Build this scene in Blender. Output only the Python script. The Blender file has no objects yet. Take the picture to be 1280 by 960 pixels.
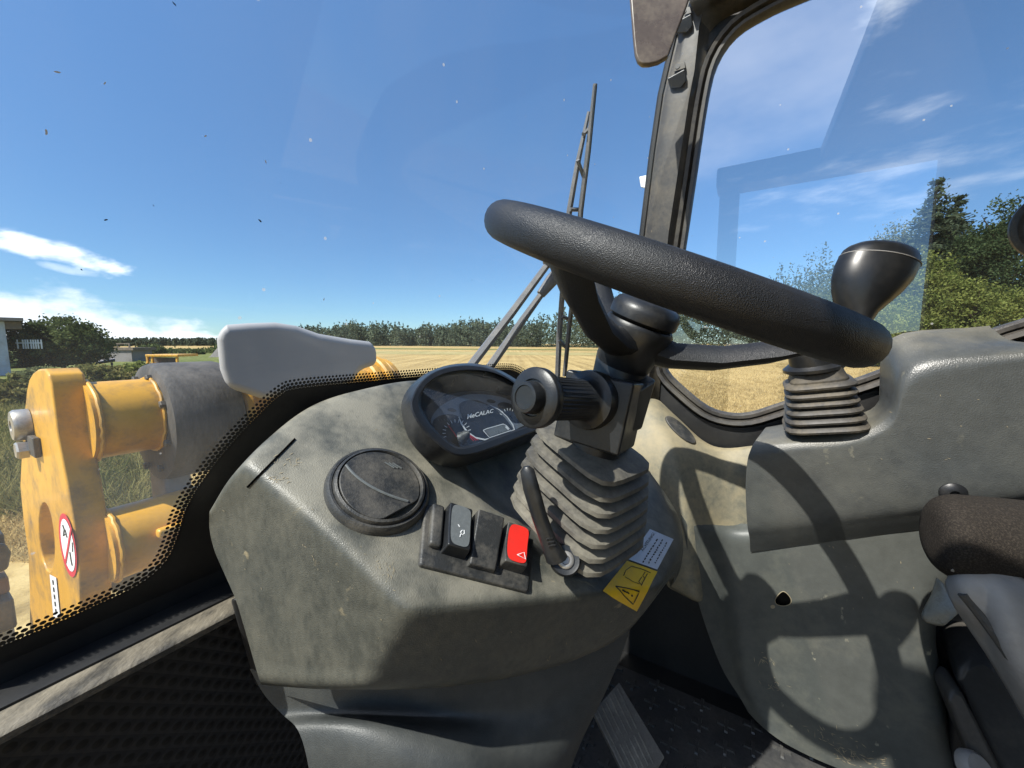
import bpy, bmesh, math, random
import numpy as np
from mathutils import Vector as V, Matrix
from mathutils.bvhtree import BVHTree
random.seed(7); rng = np.random.default_rng(7)
S = bpy.context.scene
COL = S.collection
# ------------------------------------------------------------------ camera
EYE = 2.15                      # camera height above the field (m)
FPX = 483.6; PITCH = math.radians(6.0)
cam_d = bpy.data.cameras.new('camera'); cam = bpy.data.objects.new('camera', cam_d); COL.objects.link(cam)
cam_d.sensor_width = 36; cam_d.lens = 36 * FPX / 1280
cam_d.clip_start = 0.01; cam_d.clip_end = 5000
cam.location = (0, 0, EYE); cam.rotation_euler = (math.pi / 2 - PITCH, 0, 0)
S.camera = cam
# ------------------------------------------------------------------ sun, sky, exposure
SUN_TO = V((-0.335, -0.265, 0.53)).normalized()       # direction towards the sun
sun_d = bpy.data.lights.new('sun', 'SUN'); sun = bpy.data.objects.new('sun', sun_d); COL.objects.link(sun)
sun_d.energy = 4.2; sun_d.angle = math.radians(0.53); sun_d.color = (1.0, 0.955, 0.88)
sun.rotation_euler = SUN_TO.to_track_quat('Z', 'Y').to_euler(); sun.location = (0, 0, 60)
SKY_STRENGTH = 0.106
world = bpy.data.worlds.new('World'); S.world = world; world.use_nodes = True
S.view_settings.view_transform = 'Standard'; S.view_settings.look = 'None'
S.view_settings.exposure = 0.95; S.view_settings.gamma = 1.0; S.view_settings.use_curve_mapping = False
S.cycles.use_denoising = True
S.cycles.max_bounces = 8; S.cycles.transparent_max_bounces = 24; S.cycles.caustics_reflective = False; S.cycles.caustics_refractive = False
S.cycles.sample_clamp_indirect = 6

# ------------------------------------------------------------------ frames
MA = math.radians(31.0)
RV = V((math.sin(MA), math.cos(MA), 0)); FV = V((-math.cos(MA), math.sin(MA), 0)); ZV = V((0, 0, 1))
O = V((0, 0, EYE))
def M(lat, fwd, z):                     # machine frame: right, forward, up from the camera's level
    return O + RV * lat + FV * fwd + ZV * z
_c, _s = math.cos(PITCH), math.sin(PITCH)
def ray(px, py):                        # direction whose component along the lens axis is 1
    x = (px - 640) / FPX; y = (480 - py) / FPX
    return V((x, _c + y * _s, -_s + y * _c))
def P(px, py, t=None, lat=None, fwd=None, z=None, plane=None):
    d = ray(px, py)
    if t is None:
        if lat is not None: t = lat / d.dot(RV)
        elif fwd is not None: t = fwd / d.dot(FV)
        elif z is not None: t = z / d.z
        else:
            p0, n = plane; t = (p0 - O).dot(n) / d.dot(n)
    return O + d * t
WS_N = (FV + ZV * 0.30).normalized()    # windscreen: raked plane
WS0 = 0.52
def ws_f(lat, z): return WS0 - 0.30 * (z + 0.25) - 0.47 * max(0.0, lat - 0.3) ** 2      # raked pane that bows back towards the right pillar
def PW(px, py, off=0.0):                # where a line of sight meets the pane (or a sheet parallel to it)
    d = ray(px, py); lo, hi = 0.05, 3.0
    for _ in range(50):
        t = (lo + hi) / 2; q = d * t
        if q.dot(FV) - ws_f(q.dot(RV), q.z) - off < 0: lo = t
        else: hi = t
    return O + d * lo
def ws_n(p):
    q = p - O; l = q.dot(RV); return (FV + ZV * 0.30 + RV * (0.94 * max(0.0, l - 0.3))).normalized()

# ------------------------------------------------------------------ node materials
def nodes_of(m):
    m.use_nodes = True; nt = m.node_tree; nt.nodes.clear(); return nt
class NT:
    def __init__(s, nt): s.nt = nt
    def n(s, typ, **kw):
        nd = s.nt.nodes.new(typ)
        for k, v in kw.items():
            if k.startswith('i_'):
                key = k[2:].replace('_', ' '); nd.inputs[key].default_value = v
            else: setattr(nd, k, v)
        return nd
    def l(s, a, b): s.nt.links.new(a, b)
def ramp(N, fac, stops):
    r = N.n('ShaderNodeValToRGB'); e = r.color_ramp.elements
    while len(e) < len(stops): e.new(0.5)
    for k, (p, c) in enumerate(stops):
        e[k].position = p; e[k].color = c if len(c) == 4 else (*c, 1)
    N.l(fac, r.inputs[0]); return r.outputs[0]
def g(v): return (v, v, v)
def surf(name, base, rough=0.55, dirt=None, dirt_scale=9.0, dirt_lo=0.48, dirt_hi=0.72, dirt_amt=0.8, var=0.18, grain=0.0, grain_scale=700.0,
         bump=0.0, bump_scale=60.0, metal=0.0, spec=0.5, scratch=None, scratch_amt=0.5, stretch=(1, 1, 1), up_dirt=None, coat=0.0):
    """painted, plastic, rubber or metal surface: even base colour, patchy dirt, grain relief, optional scratches and settled dust on upward faces"""
    m = bpy.data.materials.new(name); N = NT(nodes_of(m))
    out = N.n('ShaderNodeOutputMaterial'); b = N.n('ShaderNodeBsdfPrincipled')
    N.l(b.outputs[0], out.inputs[0])
    geo = N.n('ShaderNodeNewGeometry')
    mp = N.n('ShaderNodeMapping'); mp.inputs['Scale'].default_value = stretch; N.l(geo.outputs['Position'], mp.inputs[0])
    pos = mp.outputs[0]
    n1 = N.n('ShaderNodeTexNoise', i_Scale=dirt_scale, i_Detail=8.0, i_Roughness=0.62); N.l(pos, n1.inputs['Vector'])
    n2 = N.n('ShaderNodeTexNoise', i_Scale=dirt_scale * 9, i_Detail=5.0, i_Roughness=0.7); N.l(pos, n2.inputs['Vector'])
    colv = ramp(N, n2.outputs[0], [(0.25, tuple(c * (1 - var) for c in base)), (0.75, tuple(min(1, c * (1 + var)) for c in base))])
    mask = None
    if dirt:
        mixn = N.n('ShaderNodeMath', operation='ADD'); N.l(n1.outputs[0], mixn.inputs[0])
        sc = N.n('ShaderNodeMath', operation='MULTIPLY_ADD'); sc.inputs[1].default_value = 0.35; sc.inputs[2].default_value = -0.175
        N.l(n2.outputs[0], sc.inputs[0]); N.l(sc.outputs[0], mixn.inputs[1])
        mr = N.n('ShaderNodeMapRange'); mr.inputs['From Min'].default_value = dirt_lo; mr.inputs['From Max'].default_value = dirt_hi; mr.inputs['To Max'].default_value = dirt_amt
        N.l(mixn.outputs[0], mr.inputs[0]); mask = mr.outputs[0]
        mx = N.n('ShaderNodeMix', data_type='RGBA'); N.l(mask, mx.inputs[0]); N.l(colv, mx.inputs[6]); mx.inputs[7].default_value = (*dirt, 1); colv = mx.outputs[2]
    if up_dirt:
        sp = N.n('ShaderNodeSeparateXYZ'); N.l(geo.outputs['Normal'], sp.inputs[0])
        mr = N.n('ShaderNodeMapRange'); mr.inputs['From Min'].default_value = 0.25; mr.inputs['From Max'].default_value = 0.95; mr.inputs['To Max'].default_value = up_dirt[1]
        N.l(sp.outputs[2], mr.inputs[0])
        mm = N.n('ShaderNodeMath', operation='MULTIPLY'); N.l(mr.outputs[0], mm.inputs[0])
        m3 = N.n('ShaderNodeMapRange'); m3.inputs['From Min'].default_value = 0.35; m3.inputs['From Max'].default_value = 0.6; N.l(n1.outputs[0], m3.inputs[0]); N.l(m3.outputs[0], mm.inputs[1])
        mx = N.n('ShaderNodeMix', data_type='RGBA'); N.l(mm.outputs[0], mx.inputs[0]); N.l(colv, mx.inputs[6]); mx.inputs[7].default_value = (*up_dirt[0], 1); colv = mx.outputs[2]
    if scratch:
        mp2 = N.n('ShaderNodeMapping'); mp2.inputs['Scale'].default_value = (30, 170, 60); mp2.inputs['Rotation'].default_value = (0.5, 0.9, 0.7); N.l(geo.outputs['Position'], mp2.inputs[0])
        n3 = N.n('ShaderNodeTexNoise', i_Scale=1.0, i_Detail=3.0); N.l(mp2.outputs[0], n3.inputs['Vector'])
        n4 = N.n('ShaderNodeTexNoise', i_Scale=11.0, i_Detail=3.0); N.l(geo.outputs['Position'], n4.inputs['Vector'])
        a = N.n('ShaderNodeMapRange'); a.inputs['From Min'].default_value = 0.66; a.inputs['From Max'].default_value = 0.72; N.l(n3.outputs[0], a.inputs[0])
        c = N.n('ShaderNodeMapRange'); c.inputs['From Min'].default_value = 0.54; c.inputs['From Max'].default_value = 0.66; c.inputs['To Max'].default_value = scratch_amt; N.l(n4.outputs[0], c.inputs[0])
        mm = N.n('ShaderNodeMath', operation='MULTIPLY'); N.l(a.outputs[0], mm.inputs[0]); N.l(c.outputs[0], mm.inputs[1])
        mx = N.n('ShaderNodeMix', data_type='RGBA'); N.l(mm.outputs[0], mx.inputs[0]); N.l(colv, mx.inputs[6]); mx.inputs[7].default_value = (*scratch, 1); colv = mx.outputs[2]
    N.l(colv, b.inputs['Base Color'])
    rr = N.n('ShaderNodeMapRange'); rr.inputs['From Min'].default_value = 0.3; rr.inputs['From Max'].default_value = 0.7
    rr.inputs['To Min'].default_value = max(0.03, rough - 0.1); rr.inputs['To Max'].default_value = min(1, rough + 0.12)
    N.l(n1.outputs[0], rr.inputs[0]); N.l(rr.outputs[0], b.inputs['Roughness'])
    b.inputs['Metallic'].default_value = metal; b.inputs['Specular IOR Level'].default_value = spec
    b.inputs['Coat Weight'].default_value = coat; b.inputs['Coat Roughness'].default_value = 0.15
    nrm = None
    if bump:
        nb = N.n('ShaderNodeTexNoise', i_Scale=bump_scale, i_Detail=4.0); N.l(pos, nb.inputs['Vector'])
        bp = N.n('ShaderNodeBump'); bp.inputs['Strength'].default_value = bump; bp.inputs['Distance'].default_value = 0.002; N.l(nb.outputs[0], bp.inputs['Height']); nrm = bp.outputs[0]
    if grain:
        vo = N.n('ShaderNodeTexVoronoi', feature='SMOOTH_F1', i_Scale=grain_scale); N.l(geo.outputs['Position'], vo.inputs['Vector'])
        bp = N.n('ShaderNodeBump'); bp.inputs['Strength'].default_value = grain; bp.inputs['Distance'].default_value = 0.0008; N.l(vo.outputs[0], bp.inputs['Height'])
        if nrm: N.l(nrm, bp.inputs['Normal'])
        nrm = bp.outputs[0]
    if nrm: N.l(nrm, b.inputs['Normal'])
    return m

MAT = {}
MAT['dash'] = surf('dash_plastic', (0.062, 0.064, 0.055), 0.42, dirt=(0.145, 0.135, 0.103), dirt_scale=16, dirt_lo=0.44, dirt_hi=0.80, dirt_amt=0.7, var=0.22, stretch=(1.0, 1.0, 0.55), grain=0.35, grain_scale=900, scratch=(0.42, 0.34, 0.2), scratch_amt=0.5, up_dirt=((0.27, 0.25, 0.195), 0.85))
MAT['dash_low'] = surf('pedestal_plastic', (0.045, 0.049, 0.049), 0.50, dirt=(0.08, 0.08, 0.07), dirt_scale=6, dirt_amt=0.5, grain=0.3, grain_scale=900)
MAT['console'] = surf('console_plastic', (0.058, 0.062, 0.060), 0.42, dirt=(0.105, 0.105, 0.086), dirt_scale=5, dirt_lo=0.46, dirt_hi=0.8, dirt_amt=0.55, grain=0.4, grain_scale=650, scratch=(0.3, 0.28, 0.2), scratch_amt=0.28, up_dirt=((0.24, 0.215, 0.15), 0.6))
MAT['console_low'] = surf('console_low_plastic', (0.068, 0.073, 0.067), 0.50, dirt=(0.13, 0.125, 0.095), dirt_scale=4.5, dirt_amt=0.6, grain=0.15, grain_scale=500, scratch=(0.4, 0.37, 0.27), scratch_amt=0.8)
MAT['trim'] = surf('trim_plastic', (0.155, 0.150, 0.115), 0.6, dirt=(0.33, 0.27, 0.16), dirt_scale=8, dirt_lo=0.40, dirt_hi=0.66, dirt_amt=0.8, grain=0.2, grain_scale=700, up_dirt=((0.34, 0.28, 0.17), 0.8))
MAT['black'] = surf('black_plastic', (0.013, 0.014, 0.0155), 0.38, dirt=(0.055, 0.052, 0.046), dirt_scale=30, dirt_lo=0.52, dirt_hi=0.82, dirt_amt=0.5, grain=0.08)
MAT['black_dusty'] = surf('dusty_black_plastic', (0.028, 0.029, 0.029), 0.48, dirt=(0.15, 0.135, 0.11), dirt_scale=26, dirt_lo=0.44, dirt_hi=0.78, dirt_amt=0.75, grain=0.25, scratch=(0.25, 0.23, 0.2), scratch_amt=0.6)
MAT['wheel'] = surf('wheel_leatherette', (0.011, 0.0118, 0.0135), 0.48, dirt=(0.016, 0.0165, 0.0175), dirt_scale=18, dirt_amt=0.6, grain=0.55, grain_scale=1500, bump=0.1, bump_scale=1300)
MAT['boot'] = surf('boot_rubber', (0.075, 0.070, 0.060), 0.6, dirt=(0.22, 0.20, 0.155), dirt_scale=17, dirt_lo=0.38, dirt_hi=0.68, dirt_amt=0.8, bump=0.2, bump_scale=120)
MAT['boot2'] = surf('joystick_boot_rubber', (0.040, 0.037, 0.032), 0.6, dirt=(0.15, 0.125, 0.085), dirt_scale=16, dirt_lo=0.42, dirt_hi=0.7, dirt_amt=0.75, bump=0.2, bump_scale=120)
MAT['gloss'] = surf('gloss_black', (0.010, 0.0105, 0.011), 0.36, dirt=(0.03, 0.028, 0.024), dirt_scale=20, dirt_amt=0.35, bump=0.05)
MAT['frame'] = surf('frame_paint', (0.038, 0.035, 0.031), 0.5, dirt=(0.15, 0.125, 0.085), dirt_scale=12, dirt_lo=0.45, dirt_hi=0.75, dirt_amt=0.6, bump=0.1, scratch=(0.3, 0.24, 0.15), scratch_amt=0.7)
MAT['seal'] = surf('rubber_seal', (0.036, 0.033, 0.030), 0.5, dirt=(0.13, 0.115, 0.09), dirt_scale=14, dirt_lo=0.4, dirt_hi=0.7, dirt_amt=0.6)
MAT['dark'] = surf('dark_metal', (0.012, 0.012, 0.0125), 0.55, dirt=(0.03, 0.028, 0.024), dirt_scale=14, dirt_amt=0.5)
MAT['sill'] = surf('sill_steel', (0.055, 0.050, 0.042), 0.5, dirt=(0.24, 0.20, 0.145), dirt_scale=22, dirt_lo=0.40, dirt_hi=0.7, dirt_amt=0.8, bump=0.5, bump_scale=260, stretch=(1.4, 0.6, 1.5), up_dirt=((0.3, 0.26, 0.19), 0.6))
MAT['yellow'] = surf('yellow_paint', (0.62, 0.32, 0.030), 0.45, dirt=(0.13, 0.09, 0.05), dirt_scale=12, dirt_lo=0.47, dirt_hi=0.72, dirt_amt=0.85, var=0.10, bump=0.06, coat=0.15, scratch=(0.22, 0.13, 0.05), scratch_amt=0.6)
MAT['drum'] = surf('worn_grey_steel', (0.050, 0.047, 0.044), 0.62, dirt=(0.15, 0.135, 0.12), dirt_scale=14, dirt_lo=0.4, dirt_hi=0.7, dirt_amt=0.7, bump=0.4, bump_scale=130, stretch=(1, 1, 0.25))
MAT['steel'] = surf('grey_steel', (0.29, 0.29, 0.285), 0.5, dirt=(0.18, 0.16, 0.13), dirt_scale=9, dirt_amt=0.7, bump=0.15)
MAT['steel_dark'] = surf('dark_steel', (0.06, 0.056, 0.05), 0.55, dirt=(0.17, 0.13, 0.09), dirt_scale=9, dirt_amt=0.7, bump=0.15)
MAT['rust'] = surf('rusty_steel', (0.20, 0.11, 0.06), 0.8, dirt=(0.10, 0.07, 0.05), dirt_scale=14, dirt_amt=0.7, bump=0.3)
MAT['chrome'] = surf('bright_bolt', (0.40, 0.385, 0.36), 0.38, dirt=(0.14, 0.12, 0.10), dirt_scale=50, metal=0.6, dirt_amt=0.8, dirt_lo=0.42)
MAT['grey_cover'] = surf('smooth_grey_paint', (0.35, 0.345, 0.345), 0.6, var=0.02, dirt_scale=3)
MAT['fabric'] = surf('brown_fabric', (0.026, 0.0225, 0.0195), 0.95, dirt=(0.09, 0.077, 0.06), dirt_scale=520, dirt_lo=0.46, dirt_hi=0.74, dirt_amt=0.7, var=0.3, bump=0.8, bump_scale=1500, spec=0.1)
MAT['grey_plastic'] = surf('light_grey_plastic', (0.30, 0.29, 0.275), 0.5, dirt=(0.19, 0.175, 0.15), dirt_scale=12, dirt_amt=0.6, grain=0.15, scratch=(0.4, 0.38, 0.34), scratch_amt=0.5)
MAT['seat'] = surf('seat_plastic', (0.045, 0.043, 0.04), 0.6, dirt=(0.10, 0.09, 0.07), dirt_scale=10, dirt_amt=0.6, bump=0.2)
MAT['mat'] = surf('rubber_mat', (0.045, 0.045, 0.046), 0.5, dirt=(0.12, 0.11, 0.095), dirt_scale=12, dirt_lo=0.42, dirt_hi=0.8, dirt_amt=0.6, bump=0.3, bump_scale=200)
MAT['mat_worn'] = surf('worn_mat_tread', (0.058, 0.057, 0.055), 0.45, dirt=(0.13, 0.122, 0.108), dirt_scale=30, dirt_amt=0.7)
MAT['pedal'] = surf('pedal_rubber', (0.14, 0.132, 0.12), 0.5, dirt=(0.32, 0.3, 0.26), dirt_scale=26, dirt_amt=0.6, bump=0.2)
MAT['red'] = surf('red_switch', (0.72, 0.028, 0.02), 0.35, dirt=(0.25, 0.03, 0.02), dirt_scale=40, dirt_amt=0.35, var=0.06)
MAT['grey_switch'] = surf('grey_switch', (0.125, 0.135, 0.135), 0.45, dirt=(0.08, 0.08, 0.075), dirt_scale=30, dirt_amt=0.5)
MAT['white'] = surf('white_print', (0.75, 0.75, 0.74), 0.5, var=0.03)
MAT['ink'] = surf('black_print', (0.02, 0.02, 0.02), 0.5, var=0.03)
MAT['void'] = surf('deep_black', (0.002, 0.002, 0.002), 0.9, var=0.0, spec=0.0)
MAT['red_print'] = surf('red_print', (0.55, 0.03, 0.045), 0.5, var=0.05)
MAT['sticker_yellow'] = surf('yellow_sticker', (0.80, 0.50, 0.02), 0.35, dirt=(0.5, 0.33, 0.08), dirt_scale=40, dirt_amt=0.5, var=0.05)
MAT['sticker_white'] = surf('pale_sticker', (0.62, 0.66, 0.72), 0.4, dirt=(0.45, 0.44, 0.4), dirt_scale=40, dirt_amt=0.5, var=0.05)
MAT['dial'] = surf('dial_black', (0.012, 0.013, 0.016), 0.35, dirt=(0.06, 0.062, 0.068), dirt_scale=70, dirt_lo=0.5, dirt_hi=0.8, dirt_amt=0.6)
MAT['dial_grey'] = surf('dial_grey', (0.17, 0.19, 0.22), 0.45, dirt=(0.25, 0.26, 0.27), dirt_scale=50, dirt_amt=0.5)
MAT['lcd'] = surf('lcd_grey', (0.16, 0.17, 0.165), 0.3, dirt=(0.1, 0.1, 0.1), dirt_scale=40)
MAT['film'] = surf('pale_film', (0.34, 0.34, 0.30), 0.3, dirt=(0.2, 0.19, 0.15), dirt_scale=40, bump=0.6, bump_scale=90)
MAT['scuff'] = surf('pale_scuff', (0.30, 0.25, 0.16), 0.8, dirt=(0.25, 0.21, 0.14), dirt_scale=90)
MAT['bark'] = surf('bark', (0.09, 0.07, 0.05), 0.9, dirt=(0.05, 0.04, 0.03), dirt_scale=3, bump=0.6, bump_scale=12)
MAT['wiper'] = surf('wiper_metal', (0.13, 0.13, 0.135), 0.45, dirt=(0.25, 0.23, 0.2), dirt_scale=25, dirt_amt=0.6)
MAT['visor'] = surf('smoked_plastic', (0.11, 0.085, 0.065), 0.3, dirt=(0.24, 0.2, 0.15), dirt_scale=14, dirt_amt=0.6, dirt_lo=0.42)
MAT['roofing'] = surf('grey_roof', (0.22, 0.2, 0.19), 0.8, dirt=(0.13, 0.115, 0.1), dirt_scale=1.2)
MAT['shed_wall'] = surf('shed_wall', (0.42, 0.45, 0.5), 0.7, dirt=(0.25, 0.25, 0.25), dirt_scale=1.0)
MAT['wood'] = surf('old_wood', (0.13, 0.1, 0.075), 0.85, dirt=(0.22, 0.19, 0.15), dirt_scale=4)

def glass_mat(name, dust, dust_col, streak=(1, 1, 1), seed=0.0, refl=1.0, tint=(0.93, 0.965, 0.975), low=1.0):
    """thin pane: clear with Fresnel reflection, and a film of dust, streaks and specks that scatters light"""
    m = bpy.data.materials.new(name); N = NT(nodes_of(m))
    out = N.n('ShaderNodeOutputMaterial')
    tr = N.n('ShaderNodeBsdfTransparent'); tr.inputs[0].default_value = (*tint, 1)
    gl = N.n('ShaderNodeBsdfGlossy'); gl.inputs['Roughness'].default_value = 0.0
    gg = N.n('ShaderNodeNewGeometry'); dt = N.n('ShaderNodeVectorMath', operation='DOT_PRODUCT'); N.l(gg.outputs['Normal'], dt.inputs[0]); N.l(gg.outputs['Incoming'], dt.inputs[1])
    ab = N.n('ShaderNodeMath', operation='ABSOLUTE'); N.l(dt.outputs['Value'], ab.inputs[0])
    om = N.n('ShaderNodeMath', operation='SUBTRACT', use_clamp=True); om.inputs[0].default_value = 1.0; N.l(ab.outputs[0], om.inputs[1])
    p5 = N.n('ShaderNodeMath', operation='POWER'); N.l(om.outputs[0], p5.inputs[0]); p5.inputs[1].default_value = 5.0
    fm = N.n('ShaderNodeMath', operation='MULTIPLY_ADD', use_clamp=True); N.l(p5.outputs[0], fm.inputs[0]); fm.inputs[1].default_value = 0.9 * refl; fm.inputs[2].default_value = 0.08 * refl   # both faces of a thin pane
    mx = N.n('ShaderNodeMixShader'); N.l(fm.outputs[0], mx.inputs[0]); N.l(tr.outputs[0], mx.inputs[1]); N.l(gl.outputs[0], mx.inputs[2])
    df = N.n('ShaderNodeBsdfDiffuse'); df.inputs[0].default_value = (*dust_col, 1)
    tl = N.n('ShaderNodeBsdfTranslucent'); tl.inputs[0].default_value = (*dust_col, 1)
    md = N.n('ShaderNodeMixShader'); md.inputs[0].default_value = 0.5; N.l(df.outputs[0], md.inputs[1]); N.l(tl.outputs[0], md.inputs[2])
    geo = N.n('ShaderNodeNewGeometry')
    mp = N.n('ShaderNodeMapping'); mp.inputs['Scale'].default_value = streak; mp.inputs['Location'].default_value = (seed, seed * 2, seed); N.l(geo.outputs['Position'], mp.inputs[0])
    n1 = N.n('ShaderNodeTexNoise', i_Scale=5.0, i_Detail=7.0, i_Roughness=0.65); N.l(mp.outputs[0], n1.inputs['Vector'])
    n2 = N.n('ShaderNodeTexNoise', i_Scale=2.2, i_Detail=2.0); N.l(geo.outputs['Position'], n2.inputs['Vector'])
    a = N.n('ShaderNodeMapRange'); a.inputs['From Min'].default_value = 0.35; a.inputs['From Max'].default_value = 0.75; a.inputs['To Min'].default_value = dust * 0.45; a.inputs['To Max'].default_value = dust * 2.0; N.l(n1.outputs[0], a.inputs[0])
    b = N.n('ShaderNodeMapRange'); b.inputs['From Min'].default_value = 0.3; b.inputs['From Max'].default_value = 0.7; b.inputs['To Min'].default_value = 0.55; b.inputs['To Max'].default_value = 1.5; N.l(n2.outputs[0], b.inputs[0])
    mm0 = N.n('ShaderNodeMath', operation='MULTIPLY'); N.l(a.outputs[0], mm0.inputs[0]); N.l(b.outputs[0], mm0.inputs[1])
    sz = N.n('ShaderNodeSeparateXYZ'); N.l(geo.outputs['Position'], sz.inputs[0])
    lz = N.n('ShaderNodeMapRange', interpolation_type='SMOOTHSTEP'); lz.inputs['From Min'].default_value = EYE + 0.08; lz.inputs['From Max'].default_value = EYE - 0.22; lz.inputs['To Min'].default_value = 1.0; lz.inputs['To Max'].default_value = low; N.l(sz.outputs[2], lz.inputs[0])
    mm = N.n('ShaderNodeMath', operation='MULTIPLY'); N.l(mm0.outputs[0], mm.inputs[0]); N.l(lz.outputs[0], mm.inputs[1])
    vo = N.n('ShaderNodeTexVoronoi', i_Scale=26.0); N.l(geo.outputs['Position'], vo.inputs['Vector'])
    sp = N.n('ShaderNodeMapRange'); sp.inputs['From Min'].default_value = 0.035; sp.inputs['From Max'].default_value = 0.055; sp.inputs['To Min'].default_value = 0.5; sp.inputs['To Max'].default_value = 0.0; N.l(vo.outputs['Distance'], sp.inputs[0])
    ad = N.n('ShaderNodeMath', operation='ADD', use_clamp=True); N.l(mm.outputs[0], ad.inputs[0]); N.l(sp.outputs[0], ad.inputs[1])
    m2 = N.n('ShaderNodeMixShader'); N.l(ad.outputs[0], m2.inputs[0]); N.l(mx.outputs[0], m2.inputs[1]); N.l(md.outputs[0], m2.inputs[2])
    N.l(m2.outputs[0], out.inputs[0]); return m
MAT['windscreen'] = glass_mat('windscreen_glass', 0.022, (0.75, 0.74, 0.70), streak=(2.2, 1.2, 0.35), seed=3.1, refl=0.35, low=4.0)
MAT['side_glass'] = glass_mat('side_window_glass', 0.014, (0.75, 0.74, 0.70), streak=(1.5, 1.5, 0.6), seed=8.7, refl=2.6)
MAT['lens'] = glass_mat('instrument_lens', 0.05, (0.6, 0.58, 0.54), streak=(9, 9, 9), seed=1.3, refl=0.8)

# ------------------------------------------------------------------ sky: Nishita plus fair-weather clouds laid out by bearing and height
def build_world():
    N = NT(world.node_tree); world.node_tree.nodes.clear()
    out = N.n('ShaderNodeOutputWorld'); bg = N.n('ShaderNodeBackground'); bg.inputs[1].default_value = SKY_STRENGTH
    sky = N.n('ShaderNodeTexSky', sky_type='NISHITA'); sky.sun_disc = False
    sky.sun_elevation = math.asin(SUN_TO.z); sky.sun_rotation = math.atan2(SUN_TO.x, SUN_TO.y)
    sky.altitude = 500; sky.air_density = 0.8; sky.dust_density = 0.05; sky.ozone_density = 4.5
    tc = N.n('ShaderNodeTexCoord'); sp = N.n('ShaderNodeSeparateXYZ'); N.l(tc.outputs['Generated'], sp.inputs[0])
    az = N.n('ShaderNodeMath', operation='ARCTAN2'); N.l(sp.outputs[0], az.inputs[0]); N.l(sp.outputs[1], az.inputs[1])
    el = N.n('ShaderNodeMath', operation='ARCSINE'); N.l(sp.outputs[2], el.inputs[0])
    cb = N.n('ShaderNodeCombineXYZ'); N.l(az.outputs[0], cb.inputs[0]); N.l(el.outputs[0], cb.inputs[1])
    def wisp(scale, stretch, det, rot=0.0, rough=0.55, loc=0.0):
        mp = N.n('ShaderNodeMapping'); mp.inputs['Scale'].default_value = (*stretch, 1); mp.inputs['Rotation'].default_value = (0, 0, rot); mp.inputs['Location'].default_value = (loc, loc, 0)
        N.l(cb.outputs[0], mp.inputs[0])
        n = N.n('ShaderNodeTexNoise', i_Scale=scale, i_Detail=det, i_Roughness=rough); N.l(mp.outputs[0], n.inputs['Vector']); return n.outputs[0]
    def window(a0, e0, wa, we, tilt=0.0, power=1.0):      # 1 at the centre, 0 outside an ellipse in (bearing, height)
        a = N.n('ShaderNodeMath', operation='SUBTRACT'); N.l(az.outputs[0], a.inputs[0]); a.inputs[1].default_value = a0
        e = N.n('ShaderNodeMath', operation='SUBTRACT'); N.l(el.outputs[0], e.inputs[0]); e.inputs[1].default_value = e0
        t = N.n('ShaderNodeMath', operation='MULTIPLY_ADD'); N.l(a.outputs[0], t.inputs[0]); t.inputs[1].default_value = tilt; N.l(e.outputs[0], t.inputs[2])
        a2 = N.n('ShaderNodeMath', operation='MULTIPLY'); N.l(a.outputs[0], a2.inputs[0]); a2.inputs[1].default_value = 1 / wa
        e2 = N.n('ShaderNodeMath', operation='MULTIPLY'); N.l(t.outputs[0], e2.inputs[0]); e2.inputs[1].default_value = 1 / we
        a3 = N.n('ShaderNodeMath', operation='MULTIPLY'); N.l(a2.outputs[0], a3.inputs[0]); N.l(a2.outputs[0], a3.inputs[1])
        r = N.n('ShaderNodeMath', operation='MULTIPLY_ADD'); N.l(e2.outputs[0], r.inputs[0]); N.l(e2.outputs[0], r.inputs[1]); N.l(a3.outputs[0], r.inputs[2])
        w = N.n('ShaderNodeMath', operation='SUBTRACT'); w.inputs[0].default_value = 1.0; N.l(r.outputs[0], w.inputs[1]); return w.outputs[0]
    gr = N.n('ShaderNodeMapRange'); gr.inputs['From Min'].default_value = 0.0; gr.inputs['From Max'].default_value = 0.8; gr.inputs['To Min'].default_value = 0.61; gr.inputs['To Max'].default_value = 1.37; N.l(sp.outputs[2], gr.inputs[0])
    tn = N.n('ShaderNodeMix', data_type='RGBA', blend_type='MULTIPLY'); tn.inputs[0].default_value = 1.0; N.l(sky.outputs[0], tn.inputs[6]); tn.inputs[7].default_value = (0.88, 1.02, 1.03, 1)
    ml = N.n('ShaderNodeVectorMath', operation='SCALE'); N.l(tn.outputs[2], ml.inputs[0]); N.l(gr.outputs[0], ml.inputs['Scale'])
    col = ml.outputs[0]                     # the whole dome evened out: deeper overhead air, thinner haze low down
    def cloud(win, noise, k, lo, hi, amt, colr):
        nonlocal col
        s = N.n('ShaderNodeMath', operation='MULTIPLY_ADD'); N.l(noise, s.inputs[0]); s.inputs[1].default_value = k; N.l(win, s.inputs[2])
        mr = N.n('ShaderNodeMapRange', interpolation_type='SMOOTHSTEP'); mr.inputs['From Min'].default_value = lo; mr.inputs['From Max'].default_value = hi; mr.inputs['To Max'].default_value = amt
        N.l(s.outputs[0], mr.inputs[0])
        mx = N.n('ShaderNodeMix', data_type='RGBA'); N.l(mr.outputs[0], mx.inputs[0]); N.l(col, mx.inputs[6]); mx.inputs[7].default_value = (*colr, 1); col = mx.outputs[2]
    def be(px, py):
        d = ray(px, py).normalized(); return math.atan2(d.x, d.y), math.asin(d.z)
    fine = wisp(16, (1, 2.0), 7); fine2 = wisp(11, (1, 1.7), 7, loc=4.0)
    W = (7.6, 7.9, 8.4)
    a, e = be(45, 308); cloud(window(a, e, 0.115, 0.026, 0.24), fine, 2.6, 1.45, 2.35, 0.95, W)
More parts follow.
